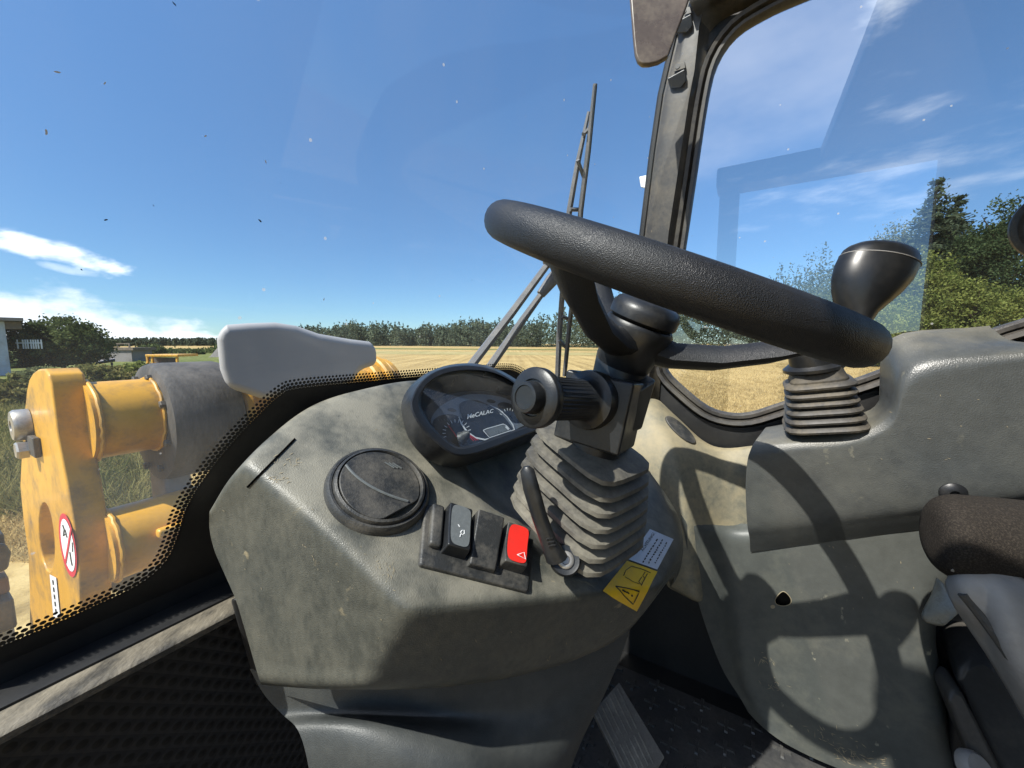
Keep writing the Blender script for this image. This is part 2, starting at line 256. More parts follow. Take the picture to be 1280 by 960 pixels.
    a, e = be(95, 338); cloud(window(a, e, 0.05, 0.012, 0.15), fine2, 2.0, 1.4, 2.0, 0.35, W)
    a, e = be(20, 415); cloud(window(a, e, 0.34, 0.085, 0.22), fine2, 3.0, 1.45, 2.5, 0.95, (6.6, 6.9, 7.5))
    a, e = be(235, 425); cloud(window(a, e, 0.16, 0.022, 0.10), fine, 2.2, 1.3, 1.9, 0.6, W)
    # more of the same cumulus low down round the rest of the horizon, and thin high streaks
    low = wisp(5.0, (1, 3.2), 6, loc=2.0)
    band = N.n('ShaderNodeMapRange'); band.inputs['From Min'].default_value = 0.0; band.inputs['From Max'].default_value = -1.2; N.l(az.outputs[0], band.inputs[0])
    a, e = be(1130, 215); cloud(window(a, e, 0.42, 0.19, 0.0), wisp(7.0, (1.0, 3.6), 6, rot=0.35, loc=1.2), 3.2, 2.35, 3.6, 0.32, W)
    a, e = be(1130, 0); cloud(window(a, e, 0.16, 0.06, 0.0), wisp(9.0, (1.0, 2.4), 6, rot=0.3, loc=6.2), 2.6, 2.0, 3.0, 0.55, W)
    cloud(window(-2.55, 0.80, 1.15, 0.50, 0.0), wisp(3.2, (1.0, 2.2), 6, rot=0.25, loc=3.3), 1.6, 0.75, 1.9, 0.92, (10.0, 10.2, 10.6))      # bright veil of high cloud on the sun's side
    N.l(col, bg.inputs[0]); N.l(bg.outputs[0], out.inputs[0])
build_world()

# ------------------------------------------------------------------ mesh helpers
ORI = {}                                 # world origin of every object that has one
def mesh_obj(name, verts, faces, mat, parent=None, smooth=True, sub=0, uvs=None, solid=0.0, solid_off=-1, bevel=0.0, bevel_seg=2, crease=None, auto=None, sharp=42.0):
    o0 = ORI[parent.name] if parent else V((0, 0, 0))
    me = bpy.data.meshes.new(name)
    me.from_pydata([tuple(V(v) - o0) for v in verts], [], faces)
    if smooth: me.polygons.foreach_set('use_smooth', [True] * len(me.polygons))
    if uvs is not None:
        ul = me.uv_layers.new(name='UVMap')
        for p in me.polygons:
            for li, vi in zip(p.loop_indices, p.vertices): ul.data[li].uv = uvs[vi]
    me.materials.append(MAT[mat] if isinstance(mat, str) else mat)
    me.update()
    if smooth and not bevel: me.set_sharp_from_angle(angle=math.radians(sharp))
    o = bpy.data.objects.new(name, me); COL.objects.link(o)
    if parent: o.parent = parent
    ORI[o.name] = o0.copy()
    if bevel:
        b = o.modifiers.new('bevel', 'BEVEL'); b.width = bevel; b.segments = bevel_seg; b.limit_method = 'ANGLE'; b.angle_limit = math.radians(35)
    if solid:
        s = o.modifiers.new('solid', 'SOLIDIFY'); s.thickness = solid; s.offset = solid_off
    if sub:
        s = o.modifiers.new('sub', 'SUBSURF'); s.levels = sub; s.render_levels = sub
    if auto or (bevel and smooth):
        w = o.modifiers.new('wn', 'WEIGHTED_NORMAL'); w.keep_sharp = True
    return o
def thing(name, label, cat, loc, group=None):
    o = bpy.data.objects.new(name, None); COL.objects.link(o); o.location = loc; o.empty_display_size = 0.05
    ORI[o.name] = V(loc); return tag(o, label, cat, group)
def tag(o, label, cat, group=None):
    o['label'] = label; o['category'] = cat
    if group: o['group'] = group
    return o
def structure(o): o['kind'] = 'structure'; return o
def stuff(o): o['kind'] = 'stuff'; return o
def grid_faces(nr, nc, close_c=False, off=0):
    f = []
    for r in range(nr - 1):
        for c in range(nc - (0 if close_c else 1)):
            c2 = (c + 1) % nc
            f.append((off + r * nc + c, off + r * nc + c2, off + (r + 1) * nc + c2, off + (r + 1) * nc + c))
    return f
def grid(name, rows, mat, parent=None, **kw):
    nr, nc = len(rows), len(rows[0])
    return mesh_obj(name, [p for r in rows for p in r], grid_faces(nr, nc), mat, parent, **kw)
def cgrid(name, rows, mat, parent=None, k=5, **kw):          # smooth sheet that passes through its control points
    rows = [smooth_path(r, k) for r in rows]; cols = [smooth_path([r[c] for r in rows], k) for c in range(len(rows[0]))]
    return grid(name, [[c[i] for c in cols] for i in range(len(cols[0]))], mat, parent, **kw)
def loft(name, rings, mat, parent=None, cap=True, **kw):
    nr, nc = len(rings), len(rings[0]); vs = [p for r in rings for p in r]; fs = grid_faces(nr, nc, True)
    if cap:
        fs.append(tuple(range(nc))[::-1]); fs.append(tuple((nr - 1) * nc + i for i in range(nc)))
    return mesh_obj(name, vs, fs, mat, parent, **kw)
def basis(axis):
    a = V(axis).normalized(); h = ZV if abs(a.z) < 0.9 else V((1, 0, 0))
    u = h.cross(a).normalized(); return u, a.cross(u), a
def ring(c, axis, r, n=20, r2=None):
    u, v, a = basis(axis); return [V(c) + u * (math.cos(2 * math.pi * k / n) * r) + v * (math.sin(2 * math.pi * k / n) * (r2 or r)) for k in range(n)]
def lathe(name, origin, axis, prof, mat, parent=None, n=32, **kw):       # prof: (radius, height along the axis)
    a = V(axis).normalized(); return loft(name, [ring(V(origin) + a * h, a, max(r, 1e-4), n) for r, h in prof], mat, parent, **kw)
def tube(name, pts, rad, mat, parent=None, n=10, **kw):
    pts = [V(p) for p in pts]; rad = rad if isinstance(rad, (list, tuple)) else [rad] * len(pts)
    rings = []; u = None
    for k, p in enumerate(pts):
        d = (pts[min(k + 1, len(pts) - 1)] - pts[max(k - 1, 0)]).normalized()
        u = basis(d)[0] if u is None else (u - d * u.dot(d)).normalized()
        v = d.cross(u)
        rings.append([p + u * (math.cos(2 * math.pi * j / n) * rad[k]) + v * (math.sin(2 * math.pi * j / n) * rad[k]) for j in range(n)])
    return loft(name, rings, mat, parent, **kw)
def smooth_path(pts, k=6):                 # Catmull-Rom through the points
    pts = [V(p) for p in pts]; q = [pts[0] * 2 - pts[1]] + pts + [pts[-1] * 2 - pts[-2]]; out = []
    for i in range(1, len(q) - 2):
        for j in range(k):
            t = j / k; a, b, c, d = q[i - 1], q[i], q[i + 1], q[i + 2]
            out.append(0.5 * ((2 * b) + (c - a) * t + (2 * a - 5 * b + 4 * c - d) * t * t + (3 * b - a - 3 * c + d) * t ** 3))
    return out + [pts[-1]]
def box(name, c, ax, ay, az, size, mat, parent=None, bevel=0.002, **kw):
    c = V(c); ax, ay, az = V(ax).normalized() * size[0] / 2, V(ay).normalized() * size[1] / 2, V(az).normalized() * size[2] / 2
    vs = [c + ax * i + ay * j + az * k for i in (-1, 1) for j in (-1, 1) for k in (-1, 1)]
    fs = [(0, 1, 3, 2), (4, 6, 7, 5), (0, 4, 5, 1), (2, 3, 7, 6), (0, 2, 6, 4), (1, 5, 7, 3)]
    return mesh_obj(name, vs, fs, mat, parent, bevel=bevel, **kw)
def hexa(name, q0, q1, mat, parent=None, bevel=0.002, **kw):               # prism between two matching polygons
    n = len(q0); vs = [V(p) for p in q0] + [V(p) for p in q1]
    fs = [tuple(range(n))[::-1], tuple(range(n, 2 * n))] + [(i, (i + 1) % n, n + (i + 1) % n, n + i) for i in range(n)]
    o = mesh_obj(name, vs, fs, mat, parent, bevel=bevel, **kw)
    bm = bmesh.new(); bm.from_mesh(o.data); bmesh.ops.recalc_face_normals(bm, faces=bm.faces); bm.to_mesh(o.data); bm.free(); return o
def resample(pts, n, closed=False):
    pts = [V(p) for p in pts]
    if closed: pts = pts + [pts[0]]
    L = [0]
    for a, b in zip(pts, pts[1:]): L.append(L[-1] + (b - a).length)
    out = []; m = n if closed else n - 1
    for k in range(n):
        s = L[-1] * k / m; i = max(j for j in range(len(L)) if L[j] <= s + 1e-9); i = min(i, len(pts) - 2)
        out.append(pts[i].lerp(pts[i + 1], (s - L[i]) / max(1e-9, L[i + 1] - L[i])))
    return out
def fix_normals(o):
    bm = bmesh.new(); bm.from_mesh(o.data); bmesh.ops.recalc_face_normals(bm, faces=bm.faces); bm.to_mesh(o.data); bm.free(); return o
def bvh_of(o):
    bpy.context.view_layer.update(); dg = bpy.context.evaluated_depsgraph_get(); ev = o.evaluated_get(dg); me = ev.to_mesh()
    vs = [ev.matrix_world @ v.co for v in me.vertices]; fs = [tuple(p.vertices) for p in me.polygons]
    t = BVHTree.FromPolygons(vs, fs); ev.to_mesh_clear(); return t
def lay(bvh, p, lift):                      # the point of a surface in the direction of p, lifted off it
    d = (V(p) - O).normalized(); h = bvh.ray_cast(O, d)
    if h[0] is None: return V(p), -d
    n = h[1] if h[1].dot(d) < 0 else -h[1]
    return h[0] + n * lift, n
def decal(name, bvh, quad, mat, parent, nu=8, nv=8, lift=0.0012, **kw):       # quad: four pixel corners; the sheet follows the surface
    a, b, c, d = [V((*q, 0)) for q in quad]; rows = []
    for j in range(nv + 1):
        row = []
        for i in range(nu + 1):
            u, v = i / nu, j / nv; q = (a.lerp(b, u)).lerp(d.lerp(c, u), v); row.append(lay(bvh, P(q.x, q.y, t=0.5), lift)[0])
        rows.append(row)
    return grid(name, rows, mat, parent, **kw)
def quad_at(quad, u, v):
    a, b, c, d = [V((*q, 0)) for q in quad]; q = (a.lerp(b, u)).lerp(d.lerp(c, u), v); return q.x, q.y
def decal_line(name, bvh, pts, width, mat, parent, lift=0.0022, closed=False):  # thin printed line through pixel points on a surface
    pts = [V((*p, 0)) for p in pts]
    if closed: pts.append(pts[0])
    pp = []
    for a, b in zip(pts, pts[1:]):
        for k in range(4): pp.append(a.lerp(b, k / 4))
    pp.append(pts[-1]); rows = [[], []]
    for k, p in enumerate(pp):
        d = pp[min(k + 1, len(pp) - 1)] - pp[max(k - 1, 0)]; nn = V((-d.y, d.x, 0)).normalized() * width / 2
        for r, sg in ((0, 1), (1, -1)): q = p + nn * sg; rows[r].append(lay(bvh, P(q.x, q.y, t=0.5), lift)[0])
    return grid(name, rows, mat, parent)
def text_mesh(name, body, frame, mat, parent, align='LEFT', bold=0.0):        # frame: origin, x vector (one em), y vector, as points in the scene
    cu = bpy.data.curves.new('t', 'FONT'); cu.body = body; cu.align_x = align; cu.offset = bold; cu.resolution_u = 3
    to = bpy.data.objects.new('t', cu); COL.objects.link(to); bpy.context.view_layer.update()
    me = to.evaluated_get(bpy.context.evaluated_depsgraph_get()).to_mesh()
    co = [v.co.copy() for v in me.vertices]; fs = [tuple(p.vertices) for p in me.polygons]
    bpy.data.objects.remove(to); bpy.data.curves.remove(cu)
    if callable(frame): vs = [frame(c.x, c.y) for c in co]
    else:
        o, ex, ey = frame; vs = [V(o) + V(ex) * c.x + V(ey) * c.y for c in co]
    return mesh_obj(name, vs, fs, mat, parent, smooth=False)
def px_plane(pts, plane): return [P(x, y, plane=plane) for x, y in pts]
def px_t(rows): return [[P(x, y, t=t) for x, y, t in r] for r in rows]
def px_lat(rows): return [[P(x, y, lat=l) for x, y, l in r] for r in rows]

# ================================================================== OUTDOORS
def ground_mat(name, cols, scale, row=None, bump=0.6):
    m = bpy.data.materials.new(name); N = NT(nodes_of(m)); out = N.n('ShaderNodeOutputMaterial'); b = N.n('ShaderNodeBsdfPrincipled'); N.l(b.outputs[0], out.inputs[0])
    b.inputs['Roughness'].default_value = 0.9; b.inputs['Specular IOR Level'].default_value = 0.1
    geo = N.n('ShaderNodeNewGeometry')
    n1 = N.n('ShaderNodeTexNoise', i_Scale=scale, i_Detail=9.0, i_Roughness=0.7); N.l(geo.outputs['Position'], n1.inputs['Vector'])
    n2 = N.n('ShaderNodeTexNoise', i_Scale=0.09, i_Detail=4.0); N.l(geo.outputs['Position'], n2.inputs['Vector'])
    s = N.n('ShaderNodeMath', operation='MULTIPLY_ADD'); N.l(n2.outputs[0], s.inputs[0]); s.inputs[1].default_value = 0.35; s.inputs[2].default_value = -0.17
    f = N.n('ShaderNodeMath', operation='ADD'); N.l(n1.outputs[0], f.inputs[0]); N.l(s.outputs[0], f.inputs[1]); fac = f.outputs[0]
    if row:
        mp = N.n('ShaderNodeMapping'); mp.inputs['Rotation'].default_value = (0, 0, row[0]); mp.inputs['Scale'].default_value = (row[1], row[1] * 0.02, 1); N.l(geo.outputs['Position'], mp.inputs[0])
        n3 = N.n('ShaderNodeTexNoise', i_Scale=1.0, i_Detail=3.0); N.l(mp.outputs[0], n3.inputs['Vector'])
        s2 = N.n('ShaderNodeMath', operation='MULTIPLY_ADD'); N.l(n3.outputs[0], s2.inputs[0]); s2.inputs[1].default_value = 0.45; s2.inputs[2].default_value = -0.22
        f2 = N.n('ShaderNodeMath', operation='ADD'); N.l(fac, f2.inputs[0]); N.l(s2.outputs[0], f2.inputs[1]); fac = f2.outputs[0]
    c = ramp(N, fac, [(0.30, cols[0]), (0.5, cols[1]), (0.68, cols[2])]); N.l(c, b.inputs['Base Color'])
    bp = N.n('ShaderNodeBump'); bp.inputs['Strength'].default_value = bump; bp.inputs['Distance'].default_value = 0.05; N.l(n1.outputs[0], bp.inputs['Height']); N.l(bp.outputs[0], b.inputs['Normal'])
    return m
MAT['stubble'] = ground_mat('stubble_field', [(0.19, 0.13, 0.05), (0.38, 0.27, 0.11), (0.52, 0.385, 0.17)], 3.2, row=(MA * 0.4, 1.3))
MAT['meadow'] = ground_mat('meadow_grass', [(0.05, 0.075, 0.02), (0.12, 0.14, 0.04), (0.26, 0.23, 0.09)], 2.0)
MAT['track'] = ground_mat('gravel_track', [(0.24, 0.20, 0.15), (0.40, 0.35, 0.27), (0.5, 0.45, 0.37)], 6.0)
MAT['field_far'] = ground_mat('far_field', [(0.22, 0.20, 0.08), (0.34, 0.28, 0.12), (0.42, 0.33, 0.16)], 0.4, row=(0.2, 0.25))
def sheet(name, pts, mat, z):
    return structure(mesh_obj(name, [(x, y, z) for x, y in pts], [tuple(range(len(pts)))], mat, smooth=False))
sheet('field', [(-2500, -2500), (2500, -2500), (2500, 2500), (-2500, 2500)], 'stubble', 0.0)
sheet('meadow', [(-400, 6.0), (-7.4, 7.0), (-19, 28), (-50, 76), (-104, 160), (-400, 160)], 'meadow', 0.012)
sheet('track', [(-60, 11.0), (-10.0, 7.6), (-30, 44), (-28.5, 44), (-8.4, 6.6), (-60, 9.2)], 'track', 0.024)
sheet('grass_margin', [(-120, 165), (60, 105), (120, 62), (122, 68), (64, 116), (-110, 200)], 'meadow', 0.03)
sheet('far_field', [(-120, 95), (30, 66), (48, 78), (-100, 130)], 'field_far', 0.02)

def leaf_mat(name, c0, c1, trans=0.35):
    m = bpy.data.materials.new(name); N = NT(nodes_of(m)); out = N.n('ShaderNodeOutputMaterial')
    geo = N.n('ShaderNodeNewGeometry'); cn = N.n('ShaderNodeTexNoise', i_Scale=0.9, i_Detail=2.0); N.l(geo.outputs['Position'], cn.inputs['Vector'])
    cr_ = N.n('ShaderNodeMapRange'); cr_.inputs['From Min'].default_value = 0.3; cr_.inputs['From Max'].default_value = 0.7; cr_.inputs['To Min'].default_value = -0.35; cr_.inputs['To Max'].default_value = 0.35; N.l(cn.outputs[0], cr_.inputs[0])
    ad_ = N.n('ShaderNodeMath', operation='ADD', use_clamp=True); N.l(geo.outputs['Random Per Island'], ad_.inputs[0]); N.l(cr_.outputs[0], ad_.inputs[1])
    c = ramp(N, ad_.outputs[0], [(0.0, c0), (1.0, c1)])
    d = N.n('ShaderNodeBsdfDiffuse'); t = N.n('ShaderNodeBsdfTranslucent'); N.l(c, d.inputs[0]); N.l(c, t.inputs[0])
    mx = N.n('ShaderNodeMixShader'); mx.inputs[0].default_value = trans; N.l(d.outputs[0], mx.inputs[1]); N.l(t.outputs[0], mx.inputs[2]); N.l(mx.outputs[0], out.inputs[0]); return m
MAT['leaf_dark'] = leaf_mat('leaf_dark', (0.028, 0.048, 0.022), (0.085, 0.115, 0.05))
MAT['leaf_mid'] = leaf_mat('leaf_mid', (0.05, 0.07, 0.028), (0.13, 0.155, 0.06))
MAT['leaf_light'] = leaf_mat('leaf_light', (0.09, 0.12, 0.03), (0.24, 0.26, 0.075))
MAT['leaf_pale'] = leaf_mat('leaf_pale', (0.10, 0.12, 0.05), (0.21, 0.21, 0.10))
MAT['needle'] = leaf_mat('needle', (0.035, 0.052, 0.034), (0.10, 0.125, 0.075))
MAT['leaf_far'] = leaf_mat('leaf_far', (0.05, 0.068, 0.050), (0.15, 0.18, 0.115))
MAT['straw'] = leaf_mat('straw', (0.30, 0.21, 0.085), (0.58, 0.44, 0.20))
MAT['weed'] = leaf_mat('weed', (0.06, 0.08, 0.02), (0.28, 0.24, 0.09))
def quads(centers, size, flat=0.0, aspect=1.6):
    n = len(centers); a = rng.normal(size=(n, 3)); a[:, 2] *= (1 - flat); a /= np.linalg.norm(a, axis=1, keepdims=True)
    b = np.cross(a, rng.normal(size=(n, 3))); b /= np.linalg.norm(b, axis=1, keepdims=True)
    s = size * rng.uniform(0.55, 1.25, (n, 1)); a = a * s * aspect * 0.5; b = b * s * 0.5
    v = np.stack([centers - a, centers + b * 0.9, centers + a, centers - b * 0.9], 1).reshape(-1, 3)
    return v, np.arange(4 * n).reshape(n, 4)
def raw_mesh(name, v, f, mat, parent=None):
    o0 = np.array(ORI[parent.name]) if parent else np.zeros(3)
    me = bpy.data.meshes.new(name); me.vertices.add(len(v)); me.vertices.foreach_set('co', (v - o0).astype(np.float32).ravel())
    k = f.shape[1]; me.loops.add(f.size); me.loops.foreach_set('vertex_index', f.ravel().astype(np.int32))
    me.polygons.add(len(f)); me.polygons.foreach_set('loop_start', np.arange(0, f.size, k, dtype=np.int32))
    me.materials.append(MAT[mat]); me.update(calc_edges=True); me.validate()
    o = bpy.data.objects.new(name, me); COL.objects.link(o)
    if parent: o.parent = parent
    ORI[o.name] = V(o0); return o
def crown_pts(c, rx, ry, rz, n_cl, per, spread, squash=0.7, bottom=-0.75):
    u = rng.normal(size=(n_cl, 3)); u /= np.linalg.norm(u, axis=1, keepdims=True); u[:, 2] = np.maximum(u[:, 2], bottom)
    r = rng.uniform(0.45, 1.0, (n_cl, 1)) ** 0.5 * rng.uniform(0.78, 1.08, (n_cl, 1))
    cl = u * r * np.array([rx, ry, rz])
    pts = np.repeat(cl, per, 0) + rng.normal(size=(n_cl * per, 3)) * spread * np.array([1, 1, squash])
    return pts + np.array(c)
def limb_tree(root, base, h, crown, r0, n=7):
    parts = [[V(base), V(base) + ZV * h * 0.5, V(base) + ZV * h]]
    tube('trunk', smooth_path([V(base) - ZV * 0.2, V(base) + V((0.05 * h, 0, h * 0.3)), V(base) + V((-0.02 * h, 0, h * 0.62)), V(base) + V((0.01 * h, 0, h * 0.88))], 3), [r0 * (1 - 0.085 * k) for k in range(10)], 'bark', root, n=7)
    for k in range(n):
        a = 2 * math.pi * k / n + random.random(); z0 = h * random.uniform(0.3, 0.7); d = V((math.cos(a) * crown[0], math.sin(a) * crown[1], 0)) * random.uniform(0.5, 0.8)
        p0 = V(base) + ZV * z0; tube('limb', [p0, p0 + d * 0.5 + ZV * h * 0.08, p0 + d + ZV * h * random.uniform(0.12, 0.25)], [r0 * 0.42, r0 * 0.26, r0 * 0.08], 'bark', root, n=5)
def at(px, dist):                       # a spot on the ground in a given bearing
    d = ray(px, 429); return V((d.x / d.y * dist, dist, 0))
def broadleaf(name, label, px, dist, top_py, half_px, mat, n_cl=170, per=75, leaf=0.3, low=0.12, cat='tree', depth=0.8, group=None):
    b = at(px, dist); h = EYE + (429 - top_py) / FPX * dist; rx = half_px / FPX * dist
    root = thing(name, label, cat, b, group)
    zc = h * (0.5 + low / 2); rz = h * (0.5 - low / 2)
    pts = crown_pts((b.x, b.y, zc), rx, rx * depth, rz * 1.0, n_cl, per, max(rx, rz) * 0.085)
    v, f = quads(pts, leaf); raw_mesh('crown', v, f, mat, root); limb_tree(root, b, h, (rx, rx * depth), h * 0.022); return root
def conifer(name, label, px, dist, top_py, half_px, mat='needle', layers=26, leaf=0.24, group=None):
    b = at(px, dist); h = EYE + (429 - top_py) / FPX * dist; rx = half_px / FPX * dist; root = thing(name, label, 'tree', b, group); P_ = []
    for k in range(layers):
        t = k / (layers - 1); z = h * (0.12 + 0.88 * t) + random.uniform(-0.5, 0.3) * (1 - t); r = rx * (1 - t) ** 0.85 * random.uniform(0.65, 1.12) + 0.12
        for j in range(15 if t < 0.85 else 6):
            a = random.random() * 6.283; rr = r * random.uniform(0.6, 1.15); m = int(20 + 70 * (1 - t)); s = rng.uniform(0.08, 1, m)
            q = np.stack([np.cos(a) * s * rr, np.sin(a) * s * rr, z - s ** 1.3 * rr * 0.38 + 0.14 * rr * s ** 4], 1) + rng.normal(size=(m, 3)) * np.array([0.26, 0.26, 0.16])
            P_.append(q)
    pts = np.concatenate(P_) + np.array([b.x, b.y, 0]); v, f = quads(pts, leaf, flat=0.4, aspect=2.2); raw_mesh('crown', v, f, mat, root)
    tube('trunk', [b - ZV * 0.2, b + ZV * h * 0.5, b + ZV * h * 0.97], [h * 0.016, h * 0.010, 0.03], 'bark', root, n=7); return root
# ---- trees in the right-hand window
conifer('spruce_tree', 'tall dark spruce with layered branches, its tip highest of the trees by the field', 1150, 46, 238, 84)
conifer('spruce_tree', 'slightly shorter spruce growing right beside the tallest spruce', 1178, 49, 256, 66)
broadleaf('oak_tree', 'broad dense dark green oak at the right edge of the window view', 1250, 42, 262, 62, 'leaf_dark', 300, 150, 0.21)
broadleaf('oak_tree', 'dark green tree filling the gap between spruces and broad oak', 1198, 50, 300, 34, 'leaf_dark', 180, 110, 0.21)
broadleaf('pale_tree', 'pale green feathery tree left of the tall spruce', 1106, 52, 286, 30, 'leaf_pale', 160, 110, 0.19)
broadleaf('willow_bush', 'big yellowish green bush below the tall spruce', 1140, 38, 318, 44, 'leaf_light', 230, 140, 0.16, low=-0.05, cat='bush')
broadleaf('willow_bush', 'low bright green spreading bush in front of the dark oak', 1215, 35, 350, 52, 'leaf_light', 230, 130, 0.15, low=-0.1, cat='bush')
broadleaf('willow_bush', 'small bright green bush at the foot of the pale tree', 1092, 36, 372, 30, 'leaf_light', 110, 110, 0.14, low=-0.1, cat='bush')
broadleaf('oak_tree', 'mid green tree half hidden behind the black joystick knob', 1068, 60, 326, 34, 'leaf_mid', 150, 110, 0.21)
# ---- the wood along the far side of the field: one mass
def forest():
    path = [(60, 230), (200, 300), (330, 360), (385, 340), (520, 300), (640, 235), (760, 180), (900, 130), (1000, 96), (1075, 78)]; V_, F_ = [], []; off = 0
    Hs = {385: 21, 640: 17}
    for k in range(1750):
        s = random.random() * (len(path) - 1); i = int(s); f = s - i; px = path[i][0] * (1 - f) + path[i + 1][0] * f; d = (path[i][1] * (1 - f) + path[i + 1][1] * f) * random.uniform(1.0, 1.25)
        b = at(px + random.uniform(-9, 9), d)
        hpx = float(np.interp(px, [60, 280, 340, 385, 560, 640, 690, 750, 860, 960, 1040], [6, 7, 15, 23, 25, 28, 38, 57, 70, 84, 96])) * (1 + 0.10 * math.sin(px * 0.045) + 0.08 * math.sin(px * 0.13 + 1))
        h = EYE + hpx / FPX * d * random.uniform(0.62, 1.12); con = random.random() < 0.62; lf = 0.0030 * d * (1.15 if con else 1.35)
        if con:
            m = 80; t = rng.uniform(0, 1, m) ** 1.6; a = rng.uniform(0, 6.283, m); r = (1 - t) ** 0.8 * h * 0.20 * rng.uniform(0.5, 1.1, m)
            pts = np.stack([b.x + np.cos(a) * r, b.y + np.sin(a) * r, h * (0.0 + 1.0 * t)], 1)
        else: pts = crown_pts((b.x, b.y, h * 0.48), h * 0.26, h * 0.26, h * 0.46, 16, 8, h * 0.05)
        v, f_ = quads(pts, lf, aspect=1.9); V_.append(v); F_.append(f_ + off); off += len(v)
    o = raw_mesh('forest', np.concatenate(V_), np.concatenate(F_), 'leaf_far'); stuff(o); tag(o, 'mixed forest of conifers and broadleaf trees along the far field edge', 'forest')
forest()
# ---- shrubs, sheds and an old machine in the yard to the left
broadleaf('round_tree', 'round dark green tree standing in front of the low cloud', 76, 30, 397, 48, 'leaf_mid', 230, 90, 0.15, low=0.02, depth=0.9)
broadleaf('small_tree', 'small distant round tree right of the roof railing', 187, 60, 432, 18, 'leaf_mid', 60, 60, 0.3, low=0.0)
for px, d, ty, hp, mt, lb in ((225, 75, 438, 26, 'leaf_mid', 'distant dark hedge right of the old yellow machine'), (150, 48, 444, 26, 'leaf_dark', 'dark hedge below the roof railing'), (20, 34, 440, 22, 'leaf_dark', 'dark hedge behind the white picket fence'), (40, 17, 460, 30, 'leaf_pale', 'weedy shrub at the far left below the round tree'), (118, 20, 456, 32, 'weed', 'mixed shrub behind the top of the yellow plate'),
                              (165, 22, 453, 24, 'leaf_light', 'greenish shrub behind the upper yellow tube'), (8, 13, 470, 26, 'weed', 'dry weeds at the left edge of the windscreen view'), (300, 90, 436, 40, 'leaf_mid', 'low dark hedge behind the smooth grey cover')):
    broadleaf('shrub', lb, px, d, ty, hp, mt, 90, 60, 0.13 if d < 50 else 0.4, low=-0.25, cat='shrub', group='shrubs in the yard')
def far_box(root, name, px0, px1, py0, py1, dist, depth, mat, **kw):
    a, b = P(px0, py0, t=dist), P(px1, py1, t=dist); x0, x1 = sorted((a.x, b.x)); z0, z1 = sorted((a.z, b.z)); y = a.y
    return box(name, ((x0 + x1) / 2, y + depth / 2, (z0 + z1) / 2), (1, 0, 0), (0, 1, 0), (0, 0, 1), (x1 - x0, depth, z1 - z0), mat, root, **kw)
h = thing('shed', 'pale blue shed with dark overhanging eaves at the left picture edge', 'shed', at(-40, 26))
hd_ = ray(9, 429); hd_ = V((hd_.x, hd_.y, 0)).normalized(); hs_ = V((-hd_.y, hd_.x, 0))       # its right wall lies along the line of sight
hp_ = at(9, 26); hz = P(9, 402, t=26).z; he = P(9, 397, t=26).z
box('wall', hp_ + hs_ * 2.5 + hd_ * 3 + ZV * hz / 2, hs_, hd_, ZV, (5, 6, hz), 'shed_wall', h, bevel=0.02)
box('roof', hp_ + hs_ * 2.0 + hd_ * 3 + ZV * (hz + 0.14), hs_, hd_, ZV, (5.6, 7, 0.22), 'roofing', h, bevel=0.02)
box('eave_board', hp_ - hs_ * 0.35 + hd_ * 3 + ZV * (hz - 0.25), hs_, hd_, ZV, (0.7, 6, 0.5), 'wood', h, bevel=0.02)
f = thing('white_fence', 'short white picket fence left of the round tree', 'fence', at(38, 27))
far_box(f, 'rail', 19, 52, 428, 429.4, 27, 0.04, 'white', bevel=0.004)
for k, x in enumerate((20, 27, 30, 33, 37, 40, 43, 46, 50)): far_box(f, 'picket', x, x + 1.3, 424.5, 436, 26.95, 0.04, 'white', bevel=0.004)
r = thing('lean_to_roof', 'low sloping grey roof sheet behind the shrubs', 'roof', at(122, 34))
hexa('roof_sheet', [P(103, 457, t=32), P(144, 449, t=32), P(143, 446, t=36), P(108, 453, t=36)], [P(103, 458.5, t=32), P(144, 452, t=32), P(143, 449, t=36), P(108, 455, t=36)], 'roofing', r, bevel=0.02)
for x in (110, 138): far_box(r, 'post', x, x + 1.5, 453, 470, 33, 0.12, 'wood', bevel=0.01)
r = thing('roof_railing', 'thin dark railing on a flat roof right of the round tree', 'railing', at(143, 45))
far_box(r, 'top_rail', 124, 162, 429, 430.3, 45, 0.08, 'wood', bevel=0.01); far_box(r, 'deck', 122, 166, 434.5, 438, 45, 3, 'wood', bevel=0.01)
for x in (129, 145, 160): far_box(r, 'rail_post', x, x + 1.8, 430, 435, 45, 0.1, 'wood', bevel=0.01)
far_box(r, 'wall', 124, 164, 438, 470, 45.2, 2.6, 'roofing', bevel=0.01)
y = thing('yellow_machine', 'small old yellow cab of a machine behind the grey drum', 'machine', at(201, 24))
far_box(y, 'roof', 181, 222, 443, 446, 24, 1.6, 'yellow', bevel=0.03); far_box(y, 'rear_body', 186, 221, 455, 474, 24.2, 1.3, 'yellow', bevel=0.03)
for x in (182, 188, 219): far_box(y, 'cab_post', x, x + 2.2, 446, 462, 24.1, 0.12, 'yellow', bevel=0.01)
far_box(y, 'window', 190, 219, 447, 455, 24.6, 0.05, 'steel_dark', bevel=0.004); far_box(y, 'fender', 176, 184, 454, 470, 24, 1.2, 'yellow', bevel=0.03)
s = thing('gabled_shed', 'distant brown gabled shed left of the smooth grey cover', 'shed', at(262, 60))
far_box(s, 'wall', 249, 280, 448, 462, 60, 5, 'wood', bevel=0.02)
hexa('roof', [P(247, 449, t=60), P(262, 446, t=60), P(276, 430, t=60), P(290, 449, t=60)], [P(247, 449, t=66), P(262, 446, t=66), P(276, 432, t=66), P(290, 449, t=66)], 'roofing', s, bevel=0.02)
